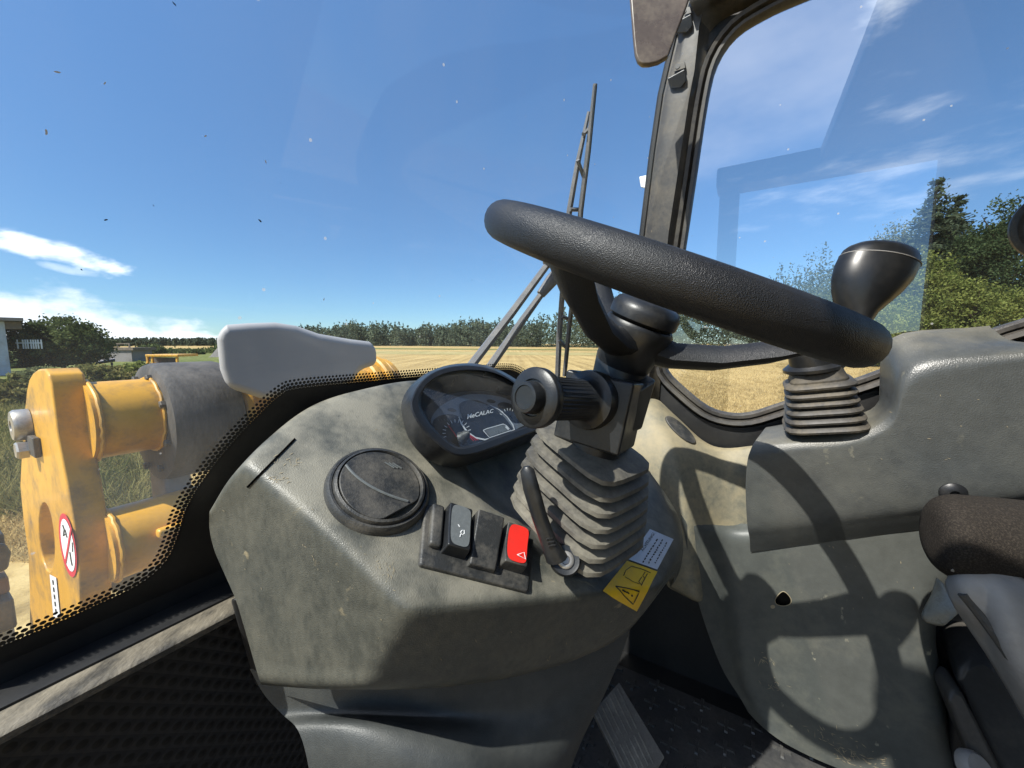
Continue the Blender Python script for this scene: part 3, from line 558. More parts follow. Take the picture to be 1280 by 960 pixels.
# ---- stubble and weeds as loose straw
def straw(name, n, x0, x1, y0, y1, mat, hgt, wid, label):
    x = rng.uniform(x0, x1, n); yy = y0 * (y1 / y0) ** rng.uniform(0, 1, n); x = x * yy
    keep = (x > -1e9); x, yy = x[keep], yy[keep]; n = len(x)
    lean = rng.normal(size=(n, 2)) * hgt * 0.55; hh = hgt * rng.uniform(0.3, 1.1, n); a = rng.uniform(0, 6.283, n)
    dx, dy = np.cos(a) * wid, np.sin(a) * wid
    v = np.stack([np.stack([x - dx, yy - dy, np.zeros(n)], 1), np.stack([x + dx, yy + dy, np.zeros(n)], 1), np.stack([x + lean[:, 0] + dx * .4, yy + lean[:, 1] + dy * .4, hh], 1), np.stack([x + lean[:, 0] - dx * .4, yy + lean[:, 1] - dy * .4, hh], 1)], 1).reshape(-1, 3)
    o = raw_mesh(name, v, np.arange(4 * n).reshape(n, 4), mat); stuff(o); tag(o, label, 'straw')
straw('stubble', 42000, 0.32, 1.15, 8.0, 42.0, 'straw', 0.13, 0.010, 'cut straw stubble of the field outside the side window')
straw('loose_straw', 26000, -1.45, -0.55, 3.6, 13.0, 'straw', 0.10, 0.006, 'loose straw on the ground beyond the yellow linkage')
straw('weeds', 16000, -1.6, -0.95, 4.6, 14.0, 'weed', 0.32, 0.010, 'rough weeds beside the track at left')

# ================================================================== LOADER LINKAGE in front of the cab
def mfw(p): d = p - O; return d.dot(RV), d.dot(FV), d.z
lk = thing('loader_linkage', 'yellow loader linkage with a thick side plate and tubes in front of the windscreen', 'loader arm', M(0.4, 1.1, -0.9))
PL = 0.17
prof = [(40, 467), (47, 461.5), (55, 461), (60, 468), (63, 480), (66, 500), (71, 544), (83, 607), (90, 648), (97, 690), (99, 740), (99, 800), (37, 800), (37, 740), (35, 690), (29, 648), (25, 607), (27, 565), (31, 510), (33.5, 485), (36, 474)]
hole = [(58 + 9.5 * math.cos(a) - 3.0 * math.sin(a), 672 - 43 * math.sin(a)) for a in [2 * math.pi * k / 24 for k in range(24)]]
def plate_with_hole(name, outer, inner, thick, mat, parent):
    bm = bmesh.new(); loops = []
    for L in (outer, inner):
        vs = [bm.verts.new(P(x, y, lat=PL)) for x, y in L]; loops.append([bm.edges.new((vs[i], vs[(i + 1) % len(vs)])) for i in range(len(vs))])
    bmesh.ops.triangle_fill(bm, use_beauty=True, use_dissolve=False, edges=loops[0] + loops[1])
    r = bmesh.ops.extrude_face_region(bm, geom=list(bm.faces)); bmesh.ops.translate(bm, vec=RV * thick, verts=[e for e in r['geom'] if isinstance(e, bmesh.types.BMVert)])
    bmesh.ops.recalc_face_normals(bm, faces=bm.faces)
    vs = [v.co.copy() for v in bm.verts]; bm.verts.index_update(); fs = [tuple(v.index for v in f.verts) for f in bm.faces]; bm.free()
    o = mesh_obj(name, vs, fs, mat, parent, bevel=0.004); o.modifiers.move(0, 0); return o
plate_with_hole('side_plate', prof, hole, 0.046, 'yellow', lk)
FW = 1.12
def latc(px, py, fwd=FW): return mfw(P(px, py, fwd=fwd))
l0, _, z0 = latc(118, 522); l1, _, z1 = latc(205, 510)
tube('upper_tube', [M(PL + 0.04, FW, -0.155), M(0.33, FW, -0.155)], 0.078, 'yellow', lk, n=36)
lathe('drum', M(0.315, FW + 0.02, -0.178), RV, [(0.085, 0.0), (0.118, 0.0), (0.130, 0.004), (0.134, 0.016), (0.134, 0.125), (0.130, 0.138), (0.10, 0.139)], 'drum', lk, n=56)
lathe('drum_flange', M(0.458, FW + 0.02, -0.185), RV, [(0.10, 0.0), (0.124, 0.0), (0.128, 0.006), (0.128, 0.018), (0.124, 0.022), (0.09, 0.022)], 'yellow', lk, n=48)
tube('lower_tube', [M(PL + 0.04, FW - 0.04, -0.405), M(0.52, FW - 0.04, -0.405)], 0.072, 'yellow', lk, n=32)
box('tube_rib', M(0.37, FW - 0.118, -0.385), RV, FV, ZV, (0.20, 0.02, 0.02), 'yellow', lk, bevel=0.006)
tube('centre_tube', [M(0.49, FW + 0.02, -0.16), M(0.95, FW + 0.02, -0.16)], 0.085, 'yellow', lk, n=32)
for k, (a, r_) in enumerate(((0.865, 0.118), (0.90, 0.130), (0.94, 0.118))):
    lathe('end_ring', M(a, FW + 0.02, -0.172), RV, [(0.07, 0), (r_ - 0.006, 0), (r_, 0.006), (r_, 0.026), (r_ - 0.006, 0.032), (0.07, 0.032)], 'yellow', lk, n=44)
box('hanger_plate', M(0.345, FW + 0.03, -0.40), RV, FV, ZV, (0.05, 0.10, 0.34), 'steel', lk, bevel=0.01)
for l_, f_, z_, r_ in ((PL + 0.049, FW, -0.155, 0.080), (0.312, FW, -0.155, 0.080), (PL + 0.049, FW - 0.04, -0.405, 0.074)):
    vs_ = [M(l_ + random.uniform(-.0012, .0012), f_ + math.cos(a) * r_, z_ + math.sin(a) * r_) for a in [2 * math.pi * k / 48 for k in range(49)]]
    tube('weld_bead', vs_, [0.0036 + random.uniform(-.0006, .0006) for _ in vs_], 'yellow', lk, n=7)
for a in range(8):
    b_ = M(0.3145, FW + 0.02 + math.cos(a * .785 + .3) * 0.108, -0.178 + math.sin(a * .785 + .3) * 0.108); lathe('flange_bolt', b_, -RV, [(0.008, 0), (0.008, 0.007), (0.006, 0.009), (0.001, 0.009)], 'steel_dark', lk, n=6, smooth=False)
# pin head, keeper bolt and tab on the outer face of the plate
pc = P(38, 530, lat=PL)
lathe('pin_head', pc - RV * 0.001, -RV, [(0.034, 0), (0.034, 0.020), (0.030, 0.025), (0.012, 0.026), (0.010, 0.020), (0.001, 0.020)], 'chrome', lk, n=28)
pb = P(45, 560, lat=PL)
box('keeper_tab', P(47, 556, lat=PL) - RV * 0.006, FV, ZV, RV, (0.075, 0.042, 0.010), 'steel_dark', lk)
b6 = lathe('keeper_bolt', pb - RV * 0.011, -RV, [(0.019, 0), (0.019, 0.014), (0.016, 0.017), (0.001, 0.017)], 'chrome', lk, n=6, smooth=False)
# prohibition sign and white label, stuck on the outer face
def on_plate(px, py, lift): return P(px, py, lat=PL - lift)
def ell(cx, cy, rx, ry, sk, n=36): return [(cx + rx * math.cos(2 * math.pi * k / n) + sk * math.sin(2 * math.pi * k / n), cy - ry * math.sin(2 * math.pi * k / n)) for k in range(n)]
sc = (84.6, 681.5)
so = mesh_obj('prohibition_sign', [on_plate(x, y, 0.002) for x, y in ell(*sc, 9.5, 40, -6)], [tuple(range(36))], 'red_print', lk, smooth=False); so['label'] = 'red ringed keep-out sign on the side plate'
mesh_obj('sign_field', [on_plate(x, y, 0.0028) for x, y in ell(*sc, 7.4, 33, -5.2)], [tuple(range(36))], 'white', so, smooth=False)
def strip_on(pts, w, mat, parent, name, lift):
    vs, fs = [], []
    for k, (x, y) in enumerate(pts): vs += [on_plate(x - w / 2, y, lift), on_plate(x + w / 2, y, lift)]
    for k in range(len(pts) - 1): fs.append((2 * k, 2 * k + 1, 2 * k + 3, 2 * k + 2))
    return mesh_obj(name, vs, fs, mat, parent, smooth=False)
strip_on([(88.5, 660), (85.5, 680), (81.5, 704)], 2.2, 'red_print', so, 'sign_bar', 0.0036)
strip_on([(78, 656), (80, 662), (79, 670), (82, 667)], 1.3, 'ink', so, 'pictogram', 0.0034); strip_on([(81, 662), (83.5, 672)], 1.2, 'ink', so, 'pictogram', 0.0034)
strip_on([(87, 690), (88.5, 700), (90, 707)], 1.3, 'ink', so, 'pictogram', 0.0034); strip_on([(90, 678), (90.5, 690)], 1.0, 'ink', so, 'pictogram', 0.0034)
wl = mesh_obj('paper_label', [on_plate(x, y, 0.002) for x, y in ((62, 718), (70, 722), (75, 771), (67, 773))], [(0, 1, 2, 3)], 'white', lk, smooth=False)
for k in range(5): strip_on([(65.5 + k * 0.9, 725 + 9 * k), (66.3 + k * 0.9, 731 + 9 * k)], 1.2, 'ink', wl, 'print_line', 0.003)
# dull steel carriage further out, seen left of the plate and between the tubes
cr = thing('tool_carriage', 'dull grey steel carriage beams low behind the yellow side plate', 'carriage', M(0.4, 1.7, -1.2))
box('cross_beam', M(-0.40, 1.76, -0.545), RV, FV, ZV, (1.1, 0.10, 0.06), 'steel_dark', cr, bevel=0.008)
box('back_plate', M(-0.40, 1.90, -0.60), RV, FV, ZV, (1.0, 0.05, 0.20), 'steel', cr, bevel=0.008)
box('rust_beam', M(-0.40, 1.78, -0.675), RV, FV, ZV, (1.1, 0.08, 0.05), 'rust', cr, bevel=0.008)
box('lower_beam', M(-0.40, 1.76, -0.745), RV, FV, ZV, (1.1, 0.12, 0.09), 'steel_dark', cr, bevel=0.008)
box('skirt_plate', M(-0.40, 1.80, -0.98), RV, FV, ZV, (1.1, 0.06, 0.40), 'steel', cr, bevel=0.008)
hexa('fork_hook', [P(-8, 680, fwd=1.66), P(6, 678, fwd=1.66), P(14, 690, fwd=1.66), P(10, 712, fwd=1.66), P(-8, 718, fwd=1.66)], [P(-8, 680, fwd=1.74), P(6, 678, fwd=1.74), P(14, 690, fwd=1.74), P(10, 712, fwd=1.74), P(-8, 718, fwd=1.74)], 'steel_dark', cr, bevel=0.01)
hexa('skid_plate', [P(141, 702, fwd=1.25), P(172, 690, fwd=1.25), P(188, 690, fwd=1.25), P(205, 700, fwd=1.25), P(215, 740, fwd=1.25), P(138, 740, fwd=1.25)], [P(x, y, fwd=1.25) + FV * 0.05 for x, y in ((141, 702), (172, 690), (188, 690), (205, 700), (215, 740), (138, 740))], 'steel', cr, bevel=0.006)
# made-up grey body standing in for an unknown blurred-out part of the linkage
gpx = [(271, 425), (273, 412), (284, 405.5), (310, 403.5), (345, 402.5), (372, 407), (400, 417), (440, 424), (464, 427), (472, 434), (473, 456), (452, 463), (440, 480), (330, 500), (305, 492), (284, 486), (275, 462)]
g0 = [P(x, y, fwd=0.96) for x, y in gpx]; gd_ = ray(271, 430); gd_ = V((gd_.x, gd_.y, 0)).normalized(); g1 = [p + gd_ * 0.08 for p in g0]
gc = hexa('grey_cover', g0, g1, 'grey_cover', bevel=0.026, bevel_seg=5); tag(gc, 'smooth pale grey body with a sloping top standing before the middle of the yellow linkage', 'cover')

# ================================================================== CAB SHELL
FLOOR = -0.80; ROOF = 0.70; WALL = 0.93
def frit_mat():
    m = bpy.data.materials.new('frit_dots'); N = NT(nodes_of(m)); out = N.n('ShaderNodeOutputMaterial')
    uv = N.n('ShaderNodeUVMap'); sp = N.n('ShaderNodeSeparateXYZ'); N.l(uv.outputs[0], sp.inputs[0])
    def M2(op, a, b=None, c=None):
        n = N.n('ShaderNodeMath', operation=op)
        for i, x in enumerate((a, b, c)):
            if x is None: continue
            if isinstance(x, (int, float)): n.inputs[i].default_value = x
            else: N.l(x, n.inputs[i])
        return n.outputs[0]
    u, v = sp.outputs[0], sp.outputs[1]                    # both in metres; v runs from the clear side inwards
    pit = 0.0050; rowh = pit * 0.866
    r = M2('FLOOR', M2('DIVIDE', v, rowh)); odd = M2('MULTIPLY', M2('MODULO', r, 2.0), 0.5)
    fu = M2('SUBTRACT', M2('FRACT', M2('ADD', M2('DIVIDE', u, pit), odd)), 0.5); fv = M2('MULTIPLY', M2('SUBTRACT', M2('FRACT', M2('DIVIDE', v, rowh)), 0.5), 0.866)
    d = M2('SQRT', M2('ADD', M2('MULTIPLY', fu, fu), M2('MULTIPLY', fv, fv)))
    dot_r = M2('ADD', 0.27, M2('MULTIPLY', v, 0.33 / 0.0160))      # printed dots that grow until they merge into the solid band
    clear = M2('GREATER_THAN', d, dot_r)
    tr = N.n('ShaderNodeBsdfTransparent'); bk = N.n('ShaderNodeBsdfPrincipled'); bk.inputs['Base Color'].default_value = (0.006, 0.006, 0.006, 1); bk.inputs['Roughness'].default_value = 0.5
    mx = N.n('ShaderNodeMixShader'); N.l(clear, mx.inputs[0]); N.l(bk.outputs[0], mx.inputs[1]); N.l(tr.outputs[0], mx.inputs[2]); N.l(mx.outputs[0], out.inputs[0]); return m
MAT['frit'] = frit_mat()
wsn = thing('windscreen', 'large dusty windscreen pane with black dotted lower border', 'windscreen', M(0.4, 0.40, -0.25))
def wsp(lat, z, off=0.0): return M(lat, ws_f(lat, z) + off, z)
grid('glass', [[wsp(-0.30 + 1.25 * i / 24, z) for i in range(25)] for z in (-0.33, 0.0, 0.36, 0.72)], 'windscreen', wsn)
edge = [(-60, 818), (0, 792), (60, 768), (120, 742), (165, 721), (190, 700), (203, 670), (212, 640), (235, 600), (270, 555), (310, 513), (345, 482), (372, 472.5), (450, 466), (520, 461), (600, 455.5), (630, 453.5), (646, 455.5), (658, 463), (664, 475), (668, 492)]
e3 = [PW(x, y, -0.004) for x, y in edge]; e3 = smooth_path(e3, 4)
inw = []
for k, p in enumerate(e3):
    d = (e3[min(k + 1, len(e3) - 1)] - e3[max(k - 1, 0)]).normalized(); inw.append(ws_n(p).cross(d).normalized())
Lc = [0.0]
for a, b in zip(e3, e3[1:]): Lc.append(Lc[-1] + (b - a).length)
WB = 0.0160
vs, fs, uv = [], [], []
for p, n_, s_ in zip(e3, inw, Lc):
    vs += [p, p + n_ * WB]; uv += [(s_, 0.0), (s_, WB)]
for k in range(len(e3) - 1): fs.append((2 * k, 2 * k + 1, 2 * k + 3, 2 * k + 2))
mesh_obj('dotted_border', vs, fs, 'frit', wsn, smooth=False, uvs=uv)
vs, fs = [], []
for k, (p, n_) in enumerate(zip(e3, inw)):
    q = p + n_ * (WB - 0.0004); l_, f_, z_ = mfw(q); vs += [q, wsp(max(l_ + 0.0, -0.2), -0.325, -0.004)]
for k in range(len(e3) - 1): fs.append((2 * k, 2 * k + 1, 2 * k + 3, 2 * k + 2))
mesh_obj('black_border', vs, fs, 'dark', wsn, smooth=False)
# splats and insect marks on the glass
for (x, y, s_, m_) in ((218, 5, 4, 'ink'), (325, 276, 6, 'ink'), (132, 275, 4, 'ink'), (102, 337, 3, 'ink'), (192, 257, 2.5, 'ink'), (393, 107, 2, 'ink'), (590, 350, 4, 'ink'), (351, 229, 2, 'ink'), (332, 202, 5, 'white'), (58, 166, 6, 'white'), (131, 104, 4, 'white'), (72, 90, 5, 'white'), (257, 170, 4, 'white'), (405, 374, 5, 'white')):
    c_ = PW(x, y, -0.003); a = random.random() * 3; r_ = s_ / FPX * 0.17
    u_ = (RV * math.cos(a) + ZV * math.sin(a)); w_ = (ZV * math.cos(a) - RV * math.sin(a)); u_ = (u_ - WS_N * u_.dot(WS_N)).normalized(); w_ = WS_N.cross(u_)
    mesh_obj('splat', [c_ + u_ * (math.cos(t_) * r_ * random.uniform(0.6, 1.2)) + w_ * (math.sin(t_) * r_ * random.uniform(0.15, 0.45)) for t_ in [0.7 * k for k in range(9)]], [tuple(range(9))], m_, wsn, smooth=False)
# ---- sill below the windscreen and the perforated panel under it
sl = thing('front_sill', 'worn steel sill ledge below the windscreen at lower left', 'sill', M(0.05, 0.39, -0.27))
def strip_lat(pairs): return [[M(l, f, z) for f, z in pairs] for l in (-0.35, -0.15, 0.0, 0.1, 0.215)]
zs = -0.288
grid('channel', strip_lat([(0.534, -0.262), (0.526, -0.260), (0.5215, -0.265), (0.5215, zs + 0.001)]), 'dark', sl, smooth=False)
grid('rubber_strip', strip_lat([(0.521, zs + 0.0030), (0.489, zs + 0.0030), (0.4875, zs + 0.0022), (0.4875, zs)]), 'dark', sl)  # black strip painted in place of the windscreen border's shadow on the ledge
grid('ledge', strip_lat([(0.521, zs), (0.468, zs), (0.4612, zs - 0.001), (0.459, zs - 0.003), (0.459, zs - 0.0088), (0.463, zs - 0.0105), (0.50, zs - 0.0105)]), 'sill', sl)
def perf_mat():
    m = bpy.data.materials.new('perforated_sheet'); N = NT(nodes_of(m)); out = N.n('ShaderNodeOutputMaterial'); b = N.n('ShaderNodeBsdfPrincipled'); N.l(b.outputs[0], out.inputs[0])
    uv = N.n('ShaderNodeUVMap'); mp = N.n('ShaderNodeMapping'); mp.inputs['Scale'].default_value = (76, 76, 0); N.l(uv.outputs[0], mp.inputs[0])
    mp.inputs['Rotation'].default_value = (0, 0, 0.785)
    fr = N.n('ShaderNodeVectorMath', operation='FRACTION'); N.l(mp.outputs[0], fr.inputs[0]); sb = N.n('ShaderNodeVectorMath', operation='SUBTRACT'); sb.inputs[1].default_value = (0.5, 0.5, 0); N.l(fr.outputs[0], sb.inputs[0])
    ln = N.n('ShaderNodeVectorMath', operation='LENGTH'); N.l(sb.outputs[0], ln.inputs[0])
    c = ramp(N, ln.outputs['Value'], [(0.28, (0.0025, 0.0025, 0.0025)), (0.34, (0.019, 0.019, 0.020))]); N.l(c, b.inputs['Base Color']); b.inputs['Roughness'].default_value = 0.5
    bp = N.n('ShaderNodeBump'); bp.inputs['Strength'].default_value = 0.8; bp.inputs['Distance'].default_value = 0.002; N.l(ln.outputs['Value'], bp.inputs['Height']); N.l(bp.outputs[0], b.inputs['Normal']); return m
MAT['perf'] = perf_mat()
pp = [M(-0.35, 0.492, zs - 0.0105), M(0.62, 0.492, zs - 0.0105), M(0.62, 0.492, FLOOR), M(-0.35, 0.492, FLOOR)]
pn = mesh_obj('perforated_panel', pp, [(0, 1, 2, 3)], 'perf', None, smooth=False, uvs=[(0, 0.55), (0.97, 0.55), (0.97, 0), (0, 0)]); tag(pn, 'black perforated sheet panel below the steel sill', 'panel')
# ---- floor, roof and the parts of the shell behind the camera
structure(box('cab_floor', M(0.3, -0.25, FLOOR - 0.03), RV, FV, ZV, (1.4, 1.6, 0.05), 'dark', None, bevel=0))
bh_ = box('front_bulkhead', M(0.66, 0.43, -0.47), RV, FV, ZV, (0.60, 0.02, 0.64), 'dark', None, bevel=0.002); tag(bh_, 'black sheet bulkhead behind the dashboard and corner trim', 'panel')
sd_ = box('side_wall', M(0.965, -0.32, -0.52), RV, FV, ZV, (0.02, 1.45, 0.62), 'dark', None, bevel=0.002); tag(sd_, 'dark lower side wall of the cab behind the console', 'panel')
rf = thing('cab_roof', 'dark cab roof edge above the right windscreen pillar', 'roof', M(0.35, -0.3, ROOF))
# the roof is open over the steering wheel (skylight) between two rails; rails, posts and door sill are what the side window mirrors
box('roof_panel', M(0.33, -0.62, ROOF + 0.04), RV, FV, ZV, (1.20, 0.82, 0.06), 'frame', rf, bevel=0.01)
box('side_rail', M(-0.20, -0.22, ROOF + 0.025), RV, FV, ZV, (0.14, 0.74, 0.085), 'frame', rf, bevel=0.01)
box('side_rail', M(0.92, -0.045, ROOF + 0.04), RV, FV, ZV, (0.10, 0.33, 0.07), 'frame', rf, bevel=0.01)
bk = thing('cab_rear_frame', 'dark rear wall and door posts of the cab behind the viewer', 'cab frame', M(0.35, -1.0, FLOOR))
box('door_post', M(-0.25, 0.10, -0.02), RV, FV, ZV, (0.06, 0.08, 1.52), 'frame', bk, bevel=0.01)
box('rear_quarter', M(-0.25, -0.80, -0.02), RV, FV, ZV, (0.05, 0.44, 1.52), 'frame', bk, bevel=0.01)
box('rear_wall', M(0.35, -1.04, -0.05), RV, FV, ZV, (1.24, 0.04, 1.46), 'frame', bk, bevel=0.01)

# ---- side window and its frame
win = [(999, 0), (956, 20), (921, 43), (897, 78), (885, 125), (872, 210), (858, 303), (846, 380), (836, 440), (835, 463), (858, 487), (885, 508), (909, 516), (936, 516), (975, 504), (1065, 475), (1104, 461), (1250, 408), (1420, 348), (1500, 240), (1500, 0), (1440, -110), (1250, -95), (1100, -40)]
w3 = [P(x, y, lat=WALL) for x, y in win]
def loop_smooth(pts, k=3):
    n = len(pts); out = []
    for i in range(n):
        a, b, c, d = pts[i - 1], pts[i], pts[(i + 1) % n], pts[(i + 2) % n]
        for j in range(k):
            t = j / k; out.append(0.5 * ((2 * b) + (c - a) * t + (2 * a - 5 * b + 4 * c - d) * t * t + (3 * b - a - 3 * c + d) * t ** 3))
    return out
w3 = loop_smooth(w3)
cen = sum(w3, V((0, 0, 0))) / len(w3)
def off_loop(loop, dist, dlat):
    out = []; n = len(loop)
    for i, p in enumerate(loop):
        d = (loop[(i + 1) % n] - loop[i - 1]).normalized(); nn = d.cross(RV).normalized()
        if i == 0: pass
        out.append((p, nn))
    sgn = 1 if sum((nn.dot(p - cen) for p, nn in out)) > 0 else -1
    return [p + nn * (dist * sgn) + RV * dlat for p, nn in out]
sw = thing('side_window', 'right side window pane in a rounded rubber seal', 'window', M(WALL, -0.3, -0.2))
mesh_obj('glass', [p + RV * 0.004 for p in off_loop(w3, 0.006, 0)], [tuple(range(len(w3)))], 'side_glass', sw, smooth=False)
loft('seal', [off_loop(w3, 0.0, 0.012), off_loop(w3, 0.0, -0.004), off_loop(w3, 0.003, -0.010), off_loop(w3, 0.009, -0.010), off_loop(w3, 0.012, -0.004), off_loop(w3, 0.015, -0.014), off_loop(w3, 0.022, -0.016), off_loop(w3, 0.026, -0.006), off_loop(w3, 0.027, 0.01)], 'seal', sw, cap=False)
cf = thing('front_pillar', 'dark painted right front pillar and window surround of the cab', 'pillar', M(WALL, 0.2, FLOOR))
loft('window_surround', [off_loop(w3, 0.0265, 0.002), off_loop(w3, 0.030, -0.003), off_loop(w3, 0.055, -0.003), off_loop(w3, 0.095, 0.004), off_loop(w3, 0.097, 0.03)], 'dark', cf, cap=False)
pil = [  # left edge, face left, face right, right edge in pixels, top to bottom
    ((872, -60), (880, -60), (905, -60), (915, -60)), ((852, 8), (860, 8), (880, 10), (890, 12)), ((844, 30), (853, 30), (874, 32), (886, 40)), ((831, 85), (839, 85), (868, 88), (880, 92)), ((823, 120), (831, 120), (861, 124), (874, 128)), ((812, 195), (820, 195), (850, 198), (862, 200)), ((801, 285), (809, 285), (836, 289), (848, 291)), ((791, 370), (799, 370), (826, 374), (838, 376)), ((782, 460), (790, 460), (812, 464), (826, 468)), ((776, 540), (784, 540), (806, 544), (820, 548))]
rows = []
for a, b, c, d in pil:
    rows.append([P(*a, lat=WALL + 0.03), P(*a, lat=WALL - 0.012), P(*b, lat=WALL - 0.016), P(*b, lat=WALL - 0.024), P((b[0] * 2 + c[0]) / 3, b[1], lat=WALL - 0.032), P(*c, lat=WALL - 0.032), P(c[0] + 2, c[1], lat=WALL - 0.022), P(*d, lat=WALL - 0.008), P(*d, lat=WALL + 0.02)])
grid('pillar', rows, 'frame', cf, solid=0.004, solid_off=1)
tube('pillar_seal', [P(a[0] + 3, a[1], lat=WALL - 0.012) for a, b, c, d in pil], 0.0075, 'dark', cf, n=8)
# header along the top of the side window
hd = [[P(x, y, lat=l) for x, y, l in r] for r in ([(845, -60, 0.86), (862, 2, 0.87), (872, 22, 0.90), (884, 44, 0.925)], [(900, -75, 0.86), (893, -12, 0.87), (900, 6, 0.90), (905, 24, 0.925)], [(960, -95, 0.86), (950, -38, 0.87), (952, -16, 0.90), (955, 0, 0.925)], [(1100, -160, 0.86), (1090, -105, 0.87), (1090, -80, 0.90), (1090, -65, 0.925)])]
cgrid('header', hd, 'frame', cf)
for (x, y) in ((853, 28), (845, 97)):                     # wiring clips on the pillar
    c_ = P(x, y, lat=WALL - 0.05)
    hexa('clip', [P(x - 11, y + 1, lat=WALL - 0.046), P(x + 11, y - 11, lat=WALL - 0.046), P(x + 13, y + 4, lat=WALL - 0.040), P(x + 6, y + 13, lat=WALL - 0.038), P(x - 6, y + 14, lat=WALL - 0.038)],
         [P(x - 11, y + 1, lat=WALL - 0.026), P(x + 11, y - 11, lat=WALL - 0.026), P(x + 13, y + 4, lat=WALL - 0.026), P(x + 6, y + 13, lat=WALL - 0.026), P(x - 6, y + 14, lat=WALL - 0.026)], 'black', cf, bevel=0.002)
    hexa('clip_tab', [P(x - 3, y - 7, lat=WALL - 0.040), P(x + 2, y - 19, lat=WALL - 0.040), P(x + 11, y - 20, lat=WALL - 0.040), P(x + 12, y - 12, lat=WALL - 0.040)], [P(x - 3, y - 7, lat=WALL - 0.030), P(x + 2, y - 19, lat=WALL - 0.030), P(x + 11, y - 20, lat=WALL - 0.030), P(x + 12, y - 12, lat=WALL - 0.030)], 'frame', cf, bevel=0.001)
    lathe('clip_hole', P(x + 2, y - 14, lat=WALL - 0.0405), -RV, [(0.0045, 0), (0.0045, 0.0006), (0.001, 0.0006)], 'ink', cf, n=12)
hexa('latch', [P(799, 221, lat=WALL - 0.01), P(808, 219, lat=WALL - 0.01), P(808, 236, lat=WALL - 0.01), P(801, 234, lat=WALL - 0.01)], [P(799, 221, lat=WALL + 0.02), P(808, 219, lat=WALL + 0.02), P(808, 236, lat=WALL + 0.02), P(801, 234, lat=WALL + 0.02)], 'white', cf)
hexa('latch_plate', [P(822, 372, lat=WALL - 0.06), P(872, 378, lat=WALL - 0.06), P(876, 386, lat=WALL - 0.05), P(858, 393, lat=WALL - 0.05), P(826, 392, lat=WALL - 0.05)], [P(822, 372, lat=WALL - 0.01), P(872, 378, lat=WALL - 0.01), P(876, 386, lat=WALL - 0.01), P(858, 393, lat=WALL - 0.01), P(826, 392, lat=WALL - 0.01)], 'black', cf, bevel=0.004)
# smoked visor hanging at the roof corner
vz = [(786, -30), (789, 10), (792, 48), (794, 66), (797, 75), (803, 80), (812, 80), (824, 77), (836, 70), (845, 44), (858, 10), (872, -30)]
vo_ = hexa('sun_visor', [P(x, y, t=0.66) for x, y in vz], [P(x, y, t=0.66) + V((0.002, 0.012, 0)) for x, y in vz], 'visor', bevel=0.004); tag(vo_, 'scuffed smoky brown sun visor hanging at the roof corner', 'visor')
# round black lamp housing at the right edge of the side window
mr = thing('round_mirror', 'round black mirror just inside the right picture edge', 'mirror', P(1310, 270, lat=1.05))
lathe('housing', P(1330, 279, lat=1.02), -RV, [(0.001, -0.03), (0.035, -0.028), (0.052, -0.015), (0.056, 0.0), (0.052, 0.006), (0.046, 0.006), (0.04, 0.003), (0.001, 0.003)], 'gloss', mr, n=40)
lathe('rim', P(1330, 279, lat=1.02), -RV, [(0.054, -0.004), (0.060, -0.002), (0.060, 0.004), (0.054, 0.006)], 'black', mr, n=60)
tube('stay', [P(1330, 279, lat=1.045), P(1400, 300, lat=1.02), P(1480, 300, lat=0.96)], 0.008, 'black', mr)

# ================================================================== WIPERS (outside the glass)
wp = thing('wiper', 'parallel arm windscreen wiper with upright blade outside the glass', 'wiper', PW(700, 470, 0.03))
def wline(name, pts, r_, off=0.03, m='wiper', n=6): return tube(name, [PW(x, y, off) for x, y in pts], [q * 1.35 for q in r_] if isinstance(r_, list) else r_ * 1.35, m, wp, n=n)
wline('drive_arm', [(585, 462), (640, 391), (688, 326)], [0.0065, 0.006, 0.005]); wline('guide_arm', [(608, 465), (655, 398), (678, 366), (694, 345)], [0.0065, 0.006, 0.005, 0.004], 0.036)
wline('arm_joint', [(683, 331), (690, 322), (697, 318)], [0.007, 0.009, 0.007], 0.028, n=10); wline('arm_joint', [(676, 368), (690, 350), (696, 338)], [0.007, 0.010, 0.006], 0.034, n=10)
wline('blade_holder', [(697, 470), (699, 420), (703, 365), (704, 325), (712, 262), (722, 205), (736, 140)], [0.005, 0.005, 0.0045, 0.005, 0.0045, 0.004, 0.0025], 0.026)
wline('blade', [(705, 470), (712, 400), (718, 355), (726, 262), (735, 190), (744, 105)], [0.003, 0.0035, 0.0035, 0.004, 0.004, 0.003], 0.014)
wline('blade_rubber', [(707, 470), (714, 400), (720, 355), (728, 262), (737, 190), (745, 107)], 0.0018, 0.008, 'black')
for a, b in (((722, 200), (731, 225)), ((712, 262), (726, 262)), ((729, 168), (738, 160)), ((702, 395), (712, 400)), ((699, 425), (709, 436))): wline('blade_bridge', [a, ((a[0] + b[0]) / 2, (a[1] + b[1]) / 2), b], 0.003, 0.020)

# ================================================================== DASHBOARD
db = thing('dashboard', 'dusty grey-green moulded dashboard pod on a pedestal', 'dashboard', P(600, 960, t=0.6))
